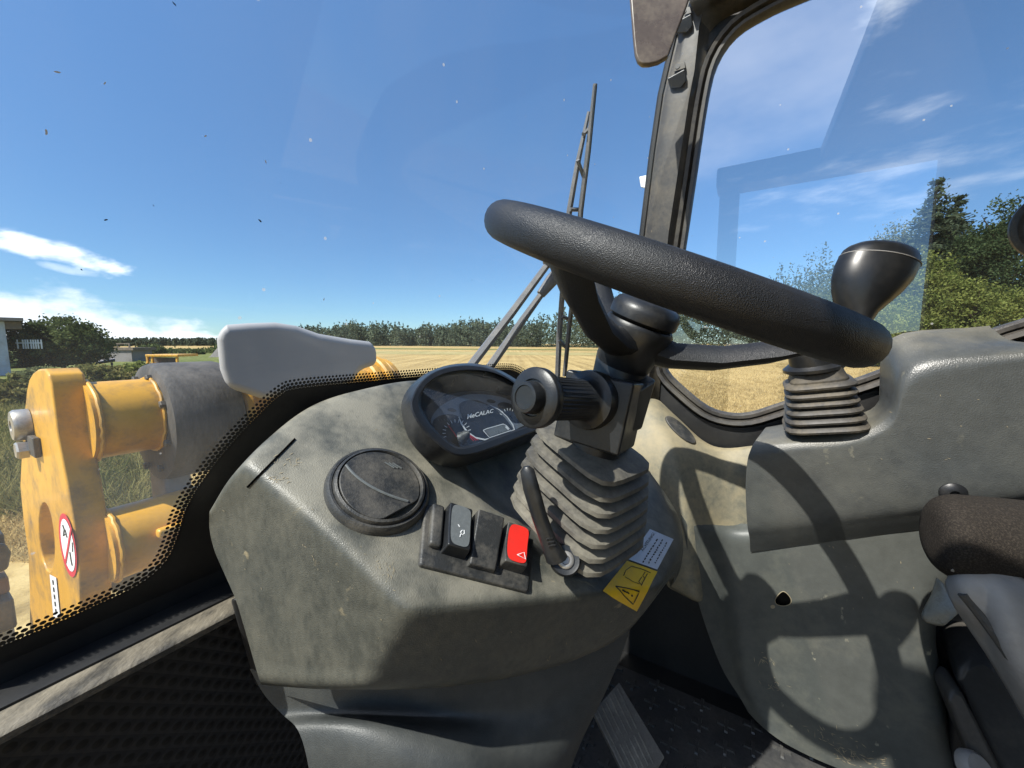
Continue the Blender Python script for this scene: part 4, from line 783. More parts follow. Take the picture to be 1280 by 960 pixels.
# the pod is a rounded solid of four flat faces: top (towards the driver), upper left, left and the front that tucks under
def pl3(a, b, c):
    a, b, c = P(*a[:2], t=a[2]), P(*b[:2], t=b[2]), P(*c[:2], t=c[2]); n_ = (b - a).cross(c - a).normalized(); return a, n_
WELL = [(572, 588), (580, 555), (640, 520), (740, 530), (785, 566), (800, 640), (772, 700), (738, 724), (706, 720), (674, 690), (646, 656), (612, 636), (592, 616)]
def well_depth(x, y):                    # how far the surface drops inside the opening round the steering column
    ins = False; dmin = 1e9; n_ = len(WELL)
    for i in range(n_):
        (x0, y0), (x1, y1) = WELL[i], WELL[(i + 1) % n_]
        if (y0 > y) != (y1 > y) and x < (x1 - x0) * (y - y0) / (y1 - y0) + x0: ins = not ins
        u_ = max(0, min(1, ((x - x0) * (x1 - x0) + (y - y0) * (y1 - y0)) / ((x1 - x0) ** 2 + (y1 - y0) ** 2))); dmin = min(dmin, math.hypot(x - x0 - u_ * (x1 - x0), y - y0 - u_ * (y1 - y0)))
    k_ = max(0, min(1, (dmin if ins else -dmin) / 11.0)); return 0.05 * k_ * k_ * (3 - 2 * k_)
def top_plane():
    v = ray(475, 613).normalized(); up = V((0, _s, _c)); r_ = V((1, 0, 0)); r_ = (r_ - v * r_.dot(v)).normalized(); u_ = (up - v * up.dot(v)); u_ = (u_ - r_ * u_.dot(r_)).normalized()
    return P(475, 613, t=.40), (v * -.78 + (r_ * .34 + u_ * .94) * .63).normalized()
POD = [top_plane(), pl3((455, 490, .505), (385, 640, .349), (270, 640, .325)), pl3((385, 640, .349), (510, 765, .323), (325, 852, .388)), pl3((510, 765, .323), (790, 742, .452), (560, 857, .392))]
def pod_t(x, y):
    d = ray(x, y); ts = [(p0 - O).dot(n_) / d.dot(n_) for p0, n_ in POD]; m_ = max(ts); k_ = 0.0045
    return m_ + k_ * math.log(sum(math.exp((t_ - m_) / k_) for t_ in ts)) - k_ * 0.3 + well_depth(x, y)
R1 = [(262, 640, .0), (290, 598, .0), (335, 552, .0), (390, 511, .0), (455, 489, .0), (530, 478, .0), (620, 492, .0), (720, 530, .0), (804, 585, .0), (812, 590, .05)]
rows = [
    [(x + 6, y + 30, .06 + d) for x, y, d in R1], [(x + 2, y + 4, .02 + d) for x, y, d in R1], R1,
    [(262, 662, .003), (303, 634, .0), (358, 595, .0), (413, 555, .0), (480, 525, .0), (545, 515, .0), (630, 545, .0), (730, 580, .0), (826, 620, .0), (836, 624, .05)],
    [(268, 688, .003), (323, 682, .0), (383, 657, .0), (443, 628, .0), (510, 600, .0), (570, 585, .0), (640, 615, .006), (745, 645, .004), (840, 650, .0), (850, 655, .05)],
    [(280, 716, .003), (345, 727, .0), (410, 716, .0), (480, 700, .0), (550, 690, .0), (620, 694, .0), (695, 705, .0), (780, 710, .0), (845, 678, .002), (854, 684, .05)],
    [(294, 748, .003), (366, 757, .0), (438, 762, .0), (508, 764, .0), (585, 758, .0), (660, 754, .0), (735, 746, .0), (797, 732, .0), (844, 698, .005), (852, 704, .05)],
    [(304, 780, .003), (377, 790, .0), (446, 798, .0), (516, 800, .0), (592, 796, .0), (664, 789, .0), (736, 778, .0), (797, 757, .0), (843, 707, .008), (850, 713, .05)],
    [(316, 822, .003), (382, 830, .0), (448, 834, .0), (518, 835, .0), (591, 831, .0), (662, 820, .0), (729, 803, .0), (790, 775, .0), (840, 717, .012), (846, 722, .05)],
    [(325, 852, .004), (390, 858, .002), (450, 859, .002), (520, 858, .002), (590, 852, .002), (660, 839, .002), (726, 820, .002), (786, 787, .004), (838, 723, .016), (843, 728, .05)],
    [(328, 856, .04), (392, 861, .04), (451, 862, .04), (520, 861, .04), (590, 855, .04), (658, 843, .04), (722, 824, .04), (780, 792, .04), (830, 730, .05), (838, 734, .08)]]
rr = [smooth_path([V(q) for q in r], 11) for r in rows]; cc = [smooth_path([r[c] for r in rr], 8) for c in range(len(rr[0]))]
sh = grid('upper_shell', [[P(c[i].x, c[i].y, t=pod_t(c[i].x, c[i].y) + c[i].z) for c in cc] for i in range(len(cc[0]))], 'dash', db)
low = [
    [(312, 836, .47), (450, 842, .475), (560, 840, .48), (650, 830, .50), (730, 805, .525), (795, 772, .55)],
    [(330, 868, .47), (450, 872, .475), (560, 870, .482), (655, 858, .502), (728, 832, .524), (786, 792, .55)],
    [(352, 892, .468), (450, 893, .473), (565, 896, .482), (655, 890, .502), (722, 862, .524), (778, 815, .55)],
    [(372, 912, .455), (454, 905, .448), (560, 918, .458), (652, 925, .488), (712, 900, .515), (766, 845, .548)],
    [(384, 950, .445), (478, 950, .432), (585, 962, .442), (652, 965, .478), (704, 945, .51), (750, 880, .546)],
    [(392, 1010, .44), (492, 1010, .43), (598, 1020, .44), (650, 1020, .48), (690, 1000, .52), (730, 920, .55)],
    [(400, 1110, .44), (500, 1110, .44), (600, 1110, .45), (645, 1100, .50), (680, 1080, .54), (705, 980, .57)]]
cgrid('pedestal', px_t([[(x, y, t - .03) for x, y, t in r] for r in low]), 'dash_low', db)
hexa('side_bracket', [P(288, 748, t=.40), P(330, 745, t=.40), P(372, 856, t=.45), P(320, 858, t=.45)], [P(288, 748, t=.44), P(330, 745, t=.44), P(372, 856, t=.49), P(320, 858, t=.49)], 'dark', db, bevel=0.004)
B = bvh_of(sh)
# defroster slot, scuffs and the raised lip round the steering column well
def scuffs(bvh, parent, c, spread, n, length, ang, name='scuff'):       # a patch of short irregular scrape marks
    vs, fs = [], []
    for _ in range(n):
        x, y = c[0] + random.gauss(0, spread[0]), c[1] + random.gauss(0, spread[1]); a = ang + random.gauss(0, 0.5); L = length * random.uniform(0.3, 1.2); w = random.uniform(0.2, 0.6)
        dx, dy = math.cos(a) * L / 2, math.sin(a) * L / 2; nx, ny = -math.sin(a) * w, math.cos(a) * w
        if any(bvh.ray_cast(O, ray(x + e_, y + f_).normalized())[0] is None for e_ in (-8, 8) for f_ in (-8, 8)): continue
        k = len(vs)
        for q in ((x - dx, y - dy), (x + nx * random.uniform(.4, 1), y + ny), (x + dx, y + dy), (x - nx, y - ny * random.uniform(.4, 1))): vs.append(lay(bvh, P(q[0], q[1], t=.5), 0.0006)[0])
        fs.append((k, k + 1, k + 2, k + 3))
    return stuff(mesh_obj(name, vs, fs, 'scuff', parent, smooth=False))
def groove(name, pts, w, mat, lift=0.0012):
    return decal_line(name, B, pts, w, mat, db, lift)
groove('defroster_slot', [(310 + 59 * k / 8, 609 - 60 * k / 8) for k in range(9)], 2.6, 'void', 0.0010)
for c_, sp_, n_, L_, an_ in (((345, 600), (9, 4), 20, 8, -0.4), ((362, 577), (10, 4), 18, 8, -0.45), ((486, 712), (3, 10), 14, 9, 1.45), ((472, 708), (2.5, 5), 8, 6, 1.4), ((685, 827), (1.5, 5), 6, 6, 1.5), ((420, 690), (60, 40), 26, 5, 0.9), ((600, 800), (70, 20), 16, 4, 1.2), ((540, 560), (40, 20), 10, 4, 0.5)):
    scuffs(B, db, c_, sp_, n_, L_, an_)
# stickers
WQ = ((811.6, 662), (841, 674.5), (820.6, 712.5), (784.6, 700)); YQ = ((783, 701.5), (821, 715), (795, 763), (752.5, 739))
wst = decal('notice_sticker', B, WQ, 'sticker_white', db, lift=0.0015); wst['label'] = 'pale notice sticker with rotated black print, above the yellow one'
yst = decal('warning_sticker', B, YQ, 'sticker_yellow', db, lift=0.0015); yst['label'] = 'yellow warning sticker with black triangle'
def stick_text(body, quad, u0, v0, du, dv, parent):   # text runs along du, rises along dv, in the sticker's own unit square
    def fr(x, y):
        q = quad_at(quad, u0 + du[0] * x + dv[0] * y, v0 + du[1] * x + dv[1] * y); return lay(B, P(q[0], q[1], t=0.5), 0.0022)[0]
    text_mesh('print', body, fr, 'ink', parent)
stick_text('ACHTUNG!', WQ, 0.27, 0.66, (0, -0.115), (-0.17, 0), wst)
for u_, v0_, v1_ in ((0.46, 0.96, 0.18), (0.64, 0.93, 0.14), (0.83, 0.86, 0.22)):         # small print too worn to read
    v_ = v0_
    while v_ > v1_:
        L_ = random.uniform(0.03, 0.085); decal_line('small_print', B, [quad_at(WQ, u_ + random.uniform(-.012, .012), v_), quad_at(WQ, u_ + random.uniform(-.012, .012), v_ - L_)], random.uniform(1.2, 2.0), 'ink', wst); v_ -= L_ + 0.03
def yq(u, v): return quad_at(YQ, u, v)
decal_line('triangle', B, [yq(0.30, 0.52), yq(0.82, 0.50), yq(0.88, 0.86)] if False else [(768, 733.5), (797.5, 738.5), (790, 753.5)], 1.3, 'ink', yst, closed=True)
decal_line('exclamation', B, [(776, 737.5), (785, 741)], 1.6, 'ink', yst); decal_line('exclamation', B, [(787.5, 742.6), (789.5, 743.6)], 1.6, 'ink', yst)
decal_line('pictogram', B, [(778, 721), (781, 714), (788, 709), (800, 712), (812, 717)], 0.9, 'ink', yst); decal_line('pictogram', B, [(805, 716), (802, 721), (805, 724), (800, 732), (797, 728), (801, 722)], 0.9, 'ink', yst); decal_line('pictogram', B, [(780, 722), (790, 728), (798, 731)], 0.6, 'ink', yst)
decal_line('pictogram', B, [(800, 733), (804, 725), (808, 718)], 0.9, 'ink', yst)

# ---- round air vent
vn_o, vn_n = lay(B, P(474, 612, t=.4), 0.0)
va, vb, vc = [lay(B, P(x, y, t=.4), 0)[0] for x, y in ((418, 605), (530, 640), (500, 565))]
vn_n = (vb - va).cross(vc - va).normalized(); vn_n = vn_n if vn_n.dot(O - vn_o) > 0 else -vn_n
vent = thing('air_vent', 'round black dusty air vent set in the dashboard', 'air vent', vn_o)
vr = 0.0515
lathe('outer_ring', vn_o, vn_n, [(vr * 1.01, -0.008), (vr * 1.02, 0.001), (vr * 0.99, 0.006), (vr * 0.95, 0.0085), (vr * 0.91, 0.0085), (vr * 0.90, 0.005), (vr * 0.89, -0.004)], 'black_dusty', vent, n=64, cap=False)
lathe('inner_ring', vn_o, vn_n, [(vr * 0.90, -0.004), (vr * 0.895, 0.008), (vr * 0.87, 0.0115), (vr * 0.825, 0.0125), (vr * 0.80, 0.010), (vr * 0.80, -0.004)], 'black_dusty', vent, n=64, cap=False)
lathe('backing', vn_o - vn_n * 0.004, vn_n, [(vr * 0.8, 0), (vr * 0.8, 0.002), (0.001, 0.002)], 'ink', vent, n=40)
ex_ = (RV - vn_n * RV.dot(vn_n)).normalized(); ey_ = vn_n.cross(ex_)
ft = (vn_n + ex_ * 0.05 - ey_ * 0.06).normalized(); fx = (ex_ - ft * ex_.dot(ft)).normalized(); fy = ft.cross(fx)
fc = vn_o + vn_n * 0.0105
n_ = 48; disc = [fc + fx * (math.cos(2 * math.pi * k / n_) * vr * 0.79) + fy * (max(-0.66, min(0.79, math.sin(2 * math.pi * k / n_) * 0.79)) * vr) for k in range(n_)]
fl = hexa('louvre_flap', disc, [p - ft * 0.004 for p in disc], 'black_dusty', vent, bevel=0.001)
arc = [fc + ft * 0.0006 + fx * (vr * (-0.40 + 0.62 * (s_ / 10) ** 2)) + fy * (vr * (0.66 - 1.25 * s_ / 10)) for s_ in range(11)]
tube('flap_ridge', arc, 0.0014, 'grey_switch', fl, n=6)
for k in range(3):
    p0 = fc + ft * 0.0006 + fx * (vr * (0.34 + 0.07 * k)) + fy * (vr * (0.40 - 0.04 * k)); tube('flap_mark', [p0, p0 - fy * (vr * 0.2) + fx * (vr * 0.10)], 0.0008, 'grey_switch', fl, n=5)

# ---- switch block
SQ = [lay(B, P(x, y, t=.4), 0.0)[0] for x, y in ((533, 634), (663, 676), (657, 735), (527, 702))]
sn = (SQ[1] - SQ[0]).cross(SQ[3] - SQ[0]).normalized(); sn = sn if sn.dot(O - SQ[0]) > 0 else -sn
sbk = thing('switch_block', 'black switch block with three rocker switches on the dashboard', 'switch block', SQ[3])
def sq(u, v, h_): return (SQ[0].lerp(SQ[1], u)).lerp(SQ[3].lerp(SQ[2], u), v) + sn * h_
def sprism(name, u0, u1, v0, v1, h0, h1, mat, parent, bevel=0.0015): return hexa(name, [sq(u0, v0, h0), sq(u1, v0, h0), sq(u1, v1, h0), sq(u0, v1, h0)], [sq(u0, v0, h1), sq(u1, v0, h1), sq(u1, v1, h1), sq(u0, v1, h1)], mat, parent, bevel=bevel)
sprism('base_plate', -0.03, 1.02, -0.02, 1.10, -0.014, 0.005, 'black_dusty', sbk, 0.003)
sprism('end_cap', 0.02, 0.13, 0.02, 0.80, 0.004, 0.013, 'black_dusty', sbk, 0.003)
def rocker(u0, u1, mat, topmat, hs, lbl, v0=0.0, v1=0.84):
    r0 = []; prof_ = [(v0, hs[0]), (v0 + (v1 - v0) * 0.3, hs[1]), (v0 + (v1 - v0) * 0.65, hs[2]), (v1, hs[3])]
    rings = []
    for v_, h_ in prof_: rings.append([sq(u0, v_, 0.003), sq(u0 + .012, v_, h_), sq(u1 - .012, v_, h_), sq(u1, v_, 0.003)])
    o = fix_normals(loft('rocker', rings, mat, sbk, bevel=0.0018)); o['label'] = lbl
    if topmat:
        rr = [[sq(u0 + .028, v_, h_ + 0.0009), sq((u0 + u1) / 2, v_, h_ + 0.0009), sq(u1 - .028, v_, h_ + 0.0009)] for v_, h_ in [(v0 + .03, hs[0])] + prof_[1:3] + [(v1 - .02, hs[3] * .98)]]
        grid('key_cap', rr, topmat, o, sub=2)
    return o
k1 = rocker(0.14, 0.37, 'black', 'grey_switch', (0.020, 0.019, 0.020, 0.022), 'grey topped rocker switch')
k2 = rocker(0.385, 0.655, 'black_dusty', None, (0.024, 0.021, 0.016, 0.012), 'black blank rocker switch', v1=0.95)
k3 = rocker(0.68, 0.93, 'black_dusty', 'red', (0.021, 0.017, 0.017, 0.020), 'red hazard warning switch', v0=0.02, v1=0.82)
def kline(parent, pts, w, h_, closed=False, mat='white'):
    pts = [V((*p, 0)) for p in pts] + ([V((*pts[0], 0))] if closed else []); rows = [[], []]
    for k, p in enumerate(pts):
        d = pts[min(k + 1, len(pts) - 1)] - pts[max(k - 1, 0)]; nn = V((-d.y, d.x, 0)).normalized() * w / 2
        for r, sg in ((0, 1), (1, -1)): q = p + nn * sg; rows[r].append(sq(q.x, q.y, h_))
    grid('icon', rows, mat, parent)
kline(k3, [(0.80, 0.66), (0.865, 0.57), (0.885, 0.70)], 0.012, 0.0205, True)
kline(k1, [(0.265, 0.52), (0.285, 0.50), (0.29, 0.56), (0.27, 0.60), (0.255, 0.56)], 0.010, 0.0215, True); kline(k1, [(0.23, 0.42), (0.245, 0.46)], 0.010, 0.021); kline(k1, [(0.255, 0.60), (0.25, 0.66)], 0.008, 0.0222); kline(k1, [(0.24, 0.10), (0.25, 0.12)], 0.018, 0.0205)

# ================================================================== INSTRUMENT CLUSTER
th = math.radians(52)
IN = (-FV * math.sin(th) + ZV * math.cos(th)).normalized()
IO = P(595, 520, t=0.485)
ic = thing('instrument_cluster', 'D-shaped black instrument cluster with clear lens on the dashboard', 'instrument cluster', IO - IN * 0.05)
def ip(x, y, h_=0.0): return P(x, y, plane=(IO + IN * h_, IN))
outer = [(502, 515), (503, 500), (511, 485), (525, 472), (540, 463), (562, 456), (590, 454), (615, 459), (637, 469), (658, 484), (676, 503), (688, 522), (690, 536), (676, 546), (650, 557), (625, 568), (600, 577), (575, 584), (555, 583), (530, 571), (510, 546)]
front = [(514, 508), (517, 494), (524, 481), (535, 470), (550, 462), (570, 457.5), (592, 457), (615, 462), (636, 472), (655, 487), (670, 504), (681, 520), (682, 530), (672, 537), (650, 546), (625, 556), (597, 566), (575, 569), (560, 563.5), (540, 547), (522, 526)]
lens_ = [(526, 505), (527.5, 493), (534, 482), (544, 474), (560, 467), (585, 463.5), (612, 465.5), (630, 471.5), (646, 482), (659, 496), (669, 511), (673, 521), (671, 527), (662, 531), (645, 537), (620, 546), (592, 555.5), (575, 558.5), (563, 553.5), (544, 537), (531, 518)]
def lsm(pts, k=3): return [(p.x, p.y) for p in loop_smooth([V((*p, 0)) for p in pts], k)]
outer, front, lens_ = lsm(outer), lsm(front), lsm(lens_)
mixp = lambda A, B_, f: [(a[0] * (1 - f) + b[0] * f, a[1] * (1 - f) + b[1] * f) for a, b in zip(A, B_)]
ring_at = lambda L, h_: [ip(x, y, h_) for x, y in L]
loft('bezel', [ring_at(outer, -0.060), ring_at(outer, -0.034), ring_at(mixp(outer, front, 0.55), -0.012), ring_at(mixp(outer, front, 0.93), -0.001), ring_at(mixp(front, lens_, 0.1), 0.0), ring_at(mixp(front, lens_, 0.75), 0.0), ring_at(lens_, -0.003), ring_at(lens_, -0.008)], 'black', ic, cap=False, sharp=24)
mesh_obj('lens', [ip(x, y, -0.005) for x, y in lens_], [tuple(range(len(lens_)))], 'lens', ic, smooth=False)
DH = -0.026; FO = IO + IN * DH
dial_ = lsm([(527, 521), (531, 511), (539, 503), (550, 497), (564, 492), (584, 488.5), (610, 489), (628, 492), (645, 499), (659, 509), (669, 519), (673, 527), (671, 532), (662, 535), (645, 541), (620, 549), (592, 558.5), (575, 561), (561, 556), (544, 543), (530, 530)])
loft('inner_wall', [ring_at(lens_, -0.006), ring_at(mixp(lens_, dial_, 0.97), DH + 0.002), ring_at(dial_, DH)], 'dial', ic, cap=False)
face = mesh_obj('dial_plate', ring_at(dial_, DH + 0.0003), [tuple(range(len(dial_)))], 'dial', ic, smooth=False)
def fp(x, y, h_=0.0): return ip(x, y, DH + h_)
def fpoly(name, pts, mat, h_, parent=face): return mesh_obj(name, [fp(x, y, h_) for x, y in pts], [tuple(range(len(pts)))], mat, parent, smooth=False)
def fline(name, pts, w, mat, h_, closed=False, parent=face):
    pts = [V((*p, 0)) for p in pts]; pts = pts + [pts[0]] if closed else pts; rows = [[], []]
    ws_ = w if isinstance(w, list) else [w] * len(pts)
    for k, p in enumerate(pts):
        d = pts[min(k + 1, len(pts) - 1)] - pts[max(k - 1, 0)]; nn = V((-d.y, d.x, 0)).normalized() * ws_[k] / 2
        for r, sg in ((0, 1), (1, -1)): q = p + nn * sg; rows[r].append(fp(q.x, q.y, h_))
    return grid(name, rows, mat, parent)
fpoly('grey_field', lsm([(540, 532), (541, 519), (553, 506), (573, 496), (592, 492.5), (615, 494), (632, 498), (648, 507), (660, 522), (655, 532), (620, 546), (590, 556), (574, 558), (560, 551)]), 'dial_grey', 0.001)
fpoly('gauge_dial', lsm([(541, 530), (543, 524), (552, 519), (566, 518), (577, 523), (588, 533), (598, 545), (601, 549), (585, 556), (574, 557.5), (560, 550), (547, 540)]), 'dial', 0.0018)
fpoly('main_dial', lsm([(574, 509), (577, 503), (586, 500), (598, 501), (612, 507), (627, 518), (637, 530), (640, 537), (620, 544), (604, 549), (592, 545), (581, 530)]), 'dial', 0.0022)
fpoly('side_dial', lsm([(622, 507), (626, 503), (636, 504), (648, 511), (656, 522), (652, 527), (640, 527), (630, 517)]), 'dial', 0.0018)
fline('bright_arc', [(573.5, 521), (577, 530), (584, 540), (594, 547), (606, 549.5), (611, 548)], [0.8, 1.8, 2.2, 2.2, 1.8, 0.8], 'white', 0.003); fline('bright_arc', [(612, 506), (624, 512), (634, 521), (641, 531), (643, 537), (638, 539)], [0.4, 0.8, 1.1, 1.6, 1.6, 0.8], 'white', 0.003)
fline('lcd_frame', [(604, 538), (608, 536), (629, 530), (633, 532), (639, 538), (612, 547)], 1.0, 'white', 0.0032, True); fpoly('lcd', [(605.5, 538.5), (609, 537), (629, 531), (632, 533), (637, 537.5), (612.5, 545.5)], 'lcd', 0.003)
fline('fuel_symbol', [(632, 533), (636, 537)], 2.2, 'white', 0.0036)
for k in range(3): fline('red_mark', [(583 + k * 1.7, 541.5 + k * 0.7), (592 + k * 3.0, 551 - k * 0.4)], 0.8, 'red_print', 0.0032)
for (x, y) in ((565, 512.5), (614, 501.5)): fpoly('tell_tale', ell(x, y, 5.2, 2.4, -2.0, 20), 'dial', 0.0016)
for k in range(9): fline('tick', [(547 + 4.0 * k, 523.5 - 2.2 * math.sin(k * .4) + k * .8), (548.5 + 4.0 * k, 526 - 2.2 * math.sin(k * .4) + k * .8)], 0.5, 'dial_grey', 0.0028)
for k in range(12):
    a = math.radians(200 - k * 17); fline('scale_mark', [(571 + 22 * math.cos(a) * .82, 541 - 17 * math.sin(a)), (571 + 17 * math.cos(a) * .82, 541 - 13 * math.sin(a))], 0.8, 'white', 0.0029)
fline('needle', [(571, 546), (560, 531)], [1.6, 0.5], 'red_print', 0.0036)
for k in range(7):
    a = math.radians(150 - k * 17); fline('scale_mark', [(636 + 13 * math.cos(a), 524 - 14 * math.sin(a)), (636 + 10 * math.cos(a), 524 - 11 * math.sin(a))], 0.7, 'white', 0.0029)
# maker's lettering
def tfr(sx, sy):
    o0 = V((583.5, 523.8, 0)); ex = V((6.15, -1.55, 0)); ey = V((1.0, -9.3, 0))
    return lambda x, y: (lambda q: fp(q.x, q.y, 0.004))(o0 + ex * (x * sx) * (1 - 0.018 * x) + ey * (y * sy) * (1 - 0.055 * x))
lt = text_mesh('lettering', 'MeCALAC', tfr(1.30, 0.92), 'white', face, bold=0.015)
lathe('trip_button', fp(575.5, 549, 0.0), IN, [(0.0085, 0), (0.0085, 0.004), (0.0065, 0.006), (0.0056, 0.012), (0.0046, 0.0135), (0.001, 0.0175)], 'black_dusty', ic, n=24)

# ================================================================== STEERING
WR, Wr = 0.178, 0.0174                               # rim radius and half thickness
dA, dB = ray(625, 276).normalized(), ray(1097, 440).normalized()
wn = dB.cross(dA).normalized(); wn = wn if wn.z > 0 else -wn
tA, tB = ray(606, 268).normalized(), ray(1113, 440).normalized()
tA, tB = [(t_ - wn * t_.dot(wn)).normalized() for t_ in (tA, tB)]
half = tA.angle(tB) / 2; mid = (tA + tB).normalized()
WD = (WR + Wr) / math.sin(half)
WC = O + mid * WD + wn * 0.001                       # wheel centre, a little above the camera's own plane
wy = -mid; wx = wy.cross(wn).normalized(); wx = wx if wx.x < 0 else -wx      # wy towards the viewer's seat side, wx to the left
def wpnt(phi, r_, h_=0.0):                            # phi from the near side, positive to the right
    return WC + (wy * math.cos(phi) - wx * math.sin(phi)) * r_ + wn * h_
stw = thing('steering_wheel', 'black leather-grained three spoke steering wheel', 'steering wheel', WC - wn * 0.1)
NS, NR = 96, 20; vs = []
for i in range(NS):
    a = 2 * math.pi * i / NS
    for j in range(NR):
        b = 2 * math.pi * j / NR; vs.append(wpnt(a, WR + math.cos(b) * Wr, math.sin(b) * Wr * 1.06))
fs = [(i * NR + j, i * NR + (j + 1) % NR, ((i + 1) % NS) * NR + (j + 1) % NR, ((i + 1) % NS) * NR + j) for i in range(NS) for j in range(NR)]
fix_normals(mesh_obj('rim', vs, fs, 'wheel', stw))
HUBH = -0.058
for phi_d in (-25, 95, -145):
    ph = math.radians(phi_d); tg = (wy * -math.sin(ph) - wx * math.cos(ph)); rings = []
    for r_, h_, w_, k_ in ((0.018, HUBH - 0.018, 0.024, 0.018), (0.045, HUBH - 0.017, 0.021, 0.0155), (0.09, HUBH - 0.002, 0.021, 0.0145), (0.135, -0.034, 0.022, 0.0135), (0.160, -0.015, 0.024, 0.012), (0.176, -0.003, 0.024, 0.008)):
        c_ = wpnt(ph, r_, h_); rings.append([c_ + tg * (math.cos(t_) ** 3 * w_ * 0.5 + math.cos(t_) * w_ * 0.5) + wn * (math.sin(t_) * k_) for t_ in [2 * math.pi * k / 14 for k in range(14)]])
    fix_normals(loft('spoke', rings, 'wheel', stw))
lathe('hub', WC + wn * (HUBH - 0.045), wn, [(0.001, -0.01), (0.026, -0.01), (0.031, 0.0), (0.036, 0.03), (0.0385, 0.046), (0.036, 0.050), (0.001, 0.051)], 'black', stw, n=40)
lathe('hub_cap', WC + wn * (HUBH + 0.006), wn, [(0.034, 0.0), (0.0375, 0.003), (0.0375, 0.013), (0.034, 0.020), (0.025, 0.0245), (0.012, 0.026), (0.001, 0.0262)], 'black', stw, n=40)
# ---- column head with its shroud and the stalk
CT = WC + wn * (HUBH - 0.05)                          # where the hub meets the column
CB = P(722, 702, t=0.475)                             # foot of the column on the dashboard
ca = (CT - CB).normalized()
cl = (RV - ca * RV.dot(ca)).normalized(); cq = ca.cross(cl).normalized()
cq = cq if cq.dot(FV) > 0 else -cq
ch = thing('steering_column', 'black steering column head with shroud and combination stalk', 'steering column', CB)
hc = P(752, 512, t=0.425)
box('head_block', hc, cl, cq, ca, (0.070, 0.072, 0.074), 'black', ch, bevel=0.003)
tube('shaft', [CB, CT], 0.017, 'black', ch, n=18)
sh0 = [P(x, y, t=t) for x, y, t in ((775, 484, .405), (786, 466, .45), (810, 468, .455), (821, 474, .43), (800, 487, .40))]
sh1 = [P(x, y, t=t) for x, y, t in ((752, 545, .405), (770, 532, .45), (792, 534, .455), (803, 537, .43), (778, 546, .40))]
hexa('shroud', sh0, sh1, 'gloss', ch, bevel=0.004)
lathe('collar', CT - ca * 0.035, ca, [(0.034, 0), (0.036, 0.004), (0.036, 0.018), (0.030, 0.022), (0.030, 0.05)], 'black', ch, n=36)
lathe('lower_collar', P(742, 553, t=0.425), ca, [(0.024, -0.012), (0.030, -0.010), (0.030, 0.004), (0.024, 0.006), (0.024, 0.02)], 'black', ch, n=30)
st0 = P(738, 500, t=0.40); st1 = P(667, 497, t=0.335); sa = (st1 - st0).normalized(); SLn = (st1 - st0).length
st = lathe('stalk', st0, sa, [(0.030, -0.01), (0.031, 0.004), (0.030, 0.010), (0.024, 0.012), (0.0205, 0.016), (0.0195, SLn - 0.008), (0.0195, SLn)], 'black', ch, n=36)
for k in range(34):
    a = 2 * math.pi * k / 34; u_, v_, w_ = basis(sa); c_ = st0 + (u_ * math.cos(a) + v_ * math.sin(a)) * 0.0196
    tube('grip_rib', [c_ + sa * 0.022, c_ + sa * (SLn - 0.010)], 0.0009, 'black', st, n=5)
lathe('stalk_disc', st1, sa, [(0.018, -0.010), (0.0258, -0.009), (0.0268, -0.006), (0.0268, 0.0), (0.0258, 0.0012), (0.0165, 0.0026), (0.0158, 0.0008), (0.0142, 0.0008)], 'black', ch, n=48)
lathe('stalk_button', st1, sa, [(0.0142, 0.0), (0.0140, 0.010), (0.0130, 0.0125), (0.0105, 0.0128), (0.0100, 0.0118), (0.001, 0.0115)], 'black', ch, n=36)
# ---- bellows: square pleats stacked along the column
bl = thing('column_bellows', 'dusty grey-beige square rubber bellows round the steering column', 'bellows', CB)
bT = P(743, 552, t=0.43); bB = P(721, 654, t=0.465); ba = (bT - bB).normalized()
bx = (FV - wn * FV.dot(wn)).normalized(); bx = Matrix.Rotation(math.radians(-16), 3, wn) @ bx; by = wn.cross(bx)
def sqring(c, h_, rnd=0.30, n=32):
    out = []
    for k in range(n):
        a = 2 * math.pi * k / n; e_ = 5.0; cx, sx = math.cos(a), math.sin(a); r_ = (abs(cx) ** e_ + abs(sx) ** e_) ** (-1 / e_)
        out.append(c + bx * (cx * r_ * h_) + by * (sx * r_ * h_))
    return out
NP = 7; bh = (bT - bB).length; rings = []
for k in range(NP):
    s_ = k / (NP - 1); h_ = 0.069 - 0.014 * s_ ** 1.4; z_ = bh * k / NP; pz = bh / NP
    rings += [(z_, h_ - 0.015), (z_ + pz * 0.20, h_ - 0.0125), (z_ + pz * 0.32, h_ - 0.0025), (z_ + pz * 0.42, h_), (z_ + pz * 0.70, h_ - 0.0008), (z_ + pz * 0.84, h_ - 0.0055)]
rings += [(bh, 0.036), (bh + 0.002, 0.028)]
for k in range(NP):
    seg = rings[6 * k:6 * k + 7]; fix_normals(loft('pleat', [sqring(bB + ba * z_, h_) for z_, h_ in seg], 'boot', bl, cap=False))
loft('top_cap', [sqring(bB + ba * z_, h_) for z_, h_ in rings[-2:]], 'boot', bl)
